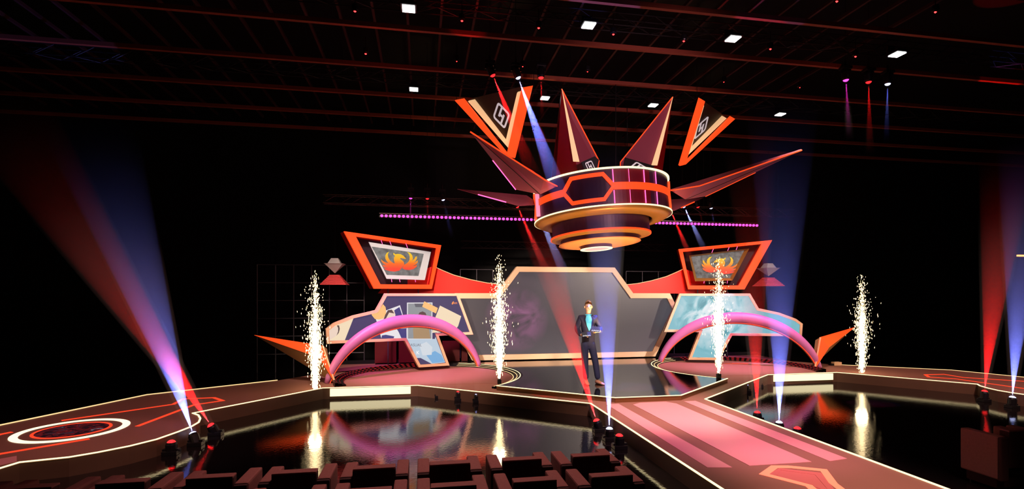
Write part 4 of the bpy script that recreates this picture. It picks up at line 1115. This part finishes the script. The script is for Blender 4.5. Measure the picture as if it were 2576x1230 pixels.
# hair cap
hv = MB(); ring_ = []
for i in range(7):
    for j in range(16):
        th_ = (i/6)*R(64+22*math.sin(j*2*math.pi/16)); a = j*2*math.pi/16
        r_ = math.sin(th_); fz = math.cos(th_)
        back = .5+.5*math.sin(a)
        zz = 1.735+.112*fz-(.05*back*(i/6)**2)
        hv.v.append(Vector((.084*r_*math.cos(a)*1.02, -.012+.098*r_*math.sin(a)+.012*back, zz)))
for i in range(6):
    for j in range(16): hv.f.append((i*16+j, i*16+(j+1) % 16, (i+1)*16+(j+1) % 16, (i+1)*16+j))
pm_(hv, 'hair', HAIR, smooth=True)
def ell(c, r, k=10):
    prof = [(r[0]*math.cos(R(-90+180*i/8)), r[2]*math.sin(R(-90+180*i/8))) for i in range(9)]
    mb = MB().lathe(prof, (0, 0, 0), k); mb.v = [Vector((p.x, p.y*r[1]/r[0], p.z))+Vector(c) for p in mb.v]; return mb
for s_ in (-1, 1):
    pm_(ell((s_*.082, .0, 1.69), (.012, .018, .030)), 'ear', SKIN, smooth=True)
    pm_(ell((s_*.030, -.098, 1.708), (.012, .008, .006)), 'eye', mat('eye_dark', (60, 46, 40), .4), smooth=True)
    pm_(MB().box((s_*.031, -.101, 1.728), (.032, .008, .006)), 'eyebrow', HAIR)
pm_(ell((0, -.100, 1.640), (.022, .008, .006)), 'mouth', mat('lips', (170, 96, 88), .5), smooth=True)
# shoes
for (x, y, z), (fx, fy_) in (((-.045, .03, 0), (.02, -.20)), ((.215, .02, 0), (.10, -.17))):
    mb = MB(); d = Vector((fx, fy_, 0)).normalized(); s_ = Vector((-d.y, d.x, 0)); L = .27
    prof = [(-.06, .038, .085), (-.02, .045, .10), (.05, .045, .075), (.12, .05, .055), (.17, .045, .042), (.21, .022, .03)]
    k = 10; vs = []
    for (t_, wd, ht) in prof:
        c = Vector((x, y, 0))+d*t_
        for j in range(k):
            a = 2*math.pi*j/k; vs.append(c+s_*wd*math.cos(a)+Vector((0, 0, max(.0, ht/2+ht/2*math.sin(a)))))
    fs = [(i*k+j, i*k+(j+1) % k, (i+1)*k+(j+1) % k, (i+1)*k+j) for i in range(len(prof)-1) for j in range(k)]+[tuple(range(k)), tuple((len(prof)-1)*k+j for j in range(k))]
    pm_(mb.add(vs, fs), 'shoe', SHOE, smooth=True)
# cue cards
def world_p(l): return pp+Matrix.Rotation(-TH, 3, 'Z')@Vector(l)
for ctr_, sz, rx, ry, lb in (((-.085, -.31, 1.115), (.19, .10, .006), 62, -4, 'dark cue card with white print, lower one, in the hand at the jacket hem'),
                      ((.105, -.32, 1.225), (.19, .12, .006), 68, 3, 'dark cue card with white print, upper one, held at the chest')):
    rot = Matrix.Rotation(-TH, 3, 'Z')@Matrix.Rotation(R(ry), 3, 'Y')@Matrix.Rotation(R(rx), 3, 'X')
    c = world_p(ctr_); t = thing('cue_card', lb, 'card', c, 'cue cards')
    MB().box(c, sz, rot=rot).build('card', mat('card_navy', (24, 22, 40), .5), t)
    mb = MB()
    for i in range(9):
        mb.box(c+rot@Vector((-.075+i*.0185, -.035+(.006 if i % 2 else -.002), .005)), (.013, .020-(i % 3)*.003, .003), rot=rot)
    mb.build('printed_line', emis('card_print', (255, 250, 250), .9), t)

# ------------------------------------------------------------ stage lighting
def spot(loc, tgt, energy, rgb, size, blend=.6, soft=.25):
    ld = bpy.data.lights.new('stage_spot', 'SPOT'); ld.energy = energy; ld.color = lin(rgb)[:3]; ld.spot_size = R(size); ld.spot_blend = blend; ld.shadow_soft_size = soft
    o = bpy.data.objects.new('stage_spot', ld); col.objects.link(o); o.location = loc
    o.rotation_euler = (Vector(tgt)-Vector(loc)).to_track_quat('-Z', 'Y').to_euler(); return o
spot((XC, 6.2, 7.0), (XC, 8.7, 0), 3600, (255, 212, 196), 36, .9)            # runway head, warm
spot((XC, 3.5, 7.0), (XC+.3, 7.2, 0), 1900, (255, 170, 205), 36, .9)         # runway magenta
spot((XC, 1.0, 7.0), (XC+.6, 4.9, 0), 3400, (255, 205, 188), 27, .9)
spot((-1.5, 4.5, 7.0), (-4.4, 9.3, 0), 1400, (255, 190, 180), 44, .9)        # left wing
spot((-.5, 5.0, 7.0), (.2, 12.0, .2), 3400, (255, 205, 195), 26, .9)         # left terrace
spot((9.0, 5.0, 7.0), (8.6, 12.0, .2), 3400, (255, 205, 195), 26, .9)
spot((9.5, 4.5, 7.0), (12.6, 10.2, 0), 2600, (255, 200, 185), 40, .9)
spot((-1.4, 10.6, 7.0), (-.3, 13.3, 1.5), 3000, (255, 140, 225), 40, .8)     # arches from above
spot((9.9, 10.6, 7.0), (8.9, 13.3, 1.5), 3000, (255, 140, 225), 40, .8)
spot((-3.2, 3.0, 5.6), (2.7, 14.8, 1.9), 9500, (255, 230, 212), 24, .7)       # added wash on the main frame, unseen lamps
spot((11.4, 3.0, 5.6), (6.0, 14.8, 1.9), 8000, (255, 230, 212), 24, .7)  # same added wash from the right
spot((-1.5, 8.0, 6.9), (-.6, 13.8, 1.4), 2700, (255, 222, 200), 50, .8)      # wing screens
spot((8.0, 7.6, 6.9), (9.2, 13.8, 1.4), 2700, (255, 222, 200), 50, .8)
spot((2.6, 3.2, 5.6), (pp.x, pp.y, 1.4), 3000, (255, 240, 230), 16, .6)      # added key on the presenter, unseen lamp
spot((4.2, 4.0, 5.0), (4.2, 11.0, 5.6), 700, (255, 190, 205), 50, .8)        # crown
spot((4.2, 9.5, .6), (4.2, 11.8, 4.0), 900, (255, 210, 150), 70, .8)         # added uplight for the crown underside, no fixture there
spot((.6, 9.4, 6.6), (.2, 4.6, .5), 1300, (255, 196, 186), 56, .9)            # added spot, stands in for stage spill on the seats
def point(loc, e, rgb, soft=.3):
    ld = bpy.data.lights.new('glow', 'POINT'); ld.energy = e; ld.color = lin(rgb)[:3]; ld.shadow_soft_size = soft
    o = bpy.data.objects.new('glow', ld); col.objects.link(o); o.location = loc
point((-.6, 9.3, 6.3), 6, (255, 90, 70), 0.0); point((8.2, 8.6, 6.3), 3, (255, 110, 60), 0.0)  # unseen red point lamps added to tint the roof beams

for o in list(bpy.data.objects):
    if '_o' in o: del o['_o']
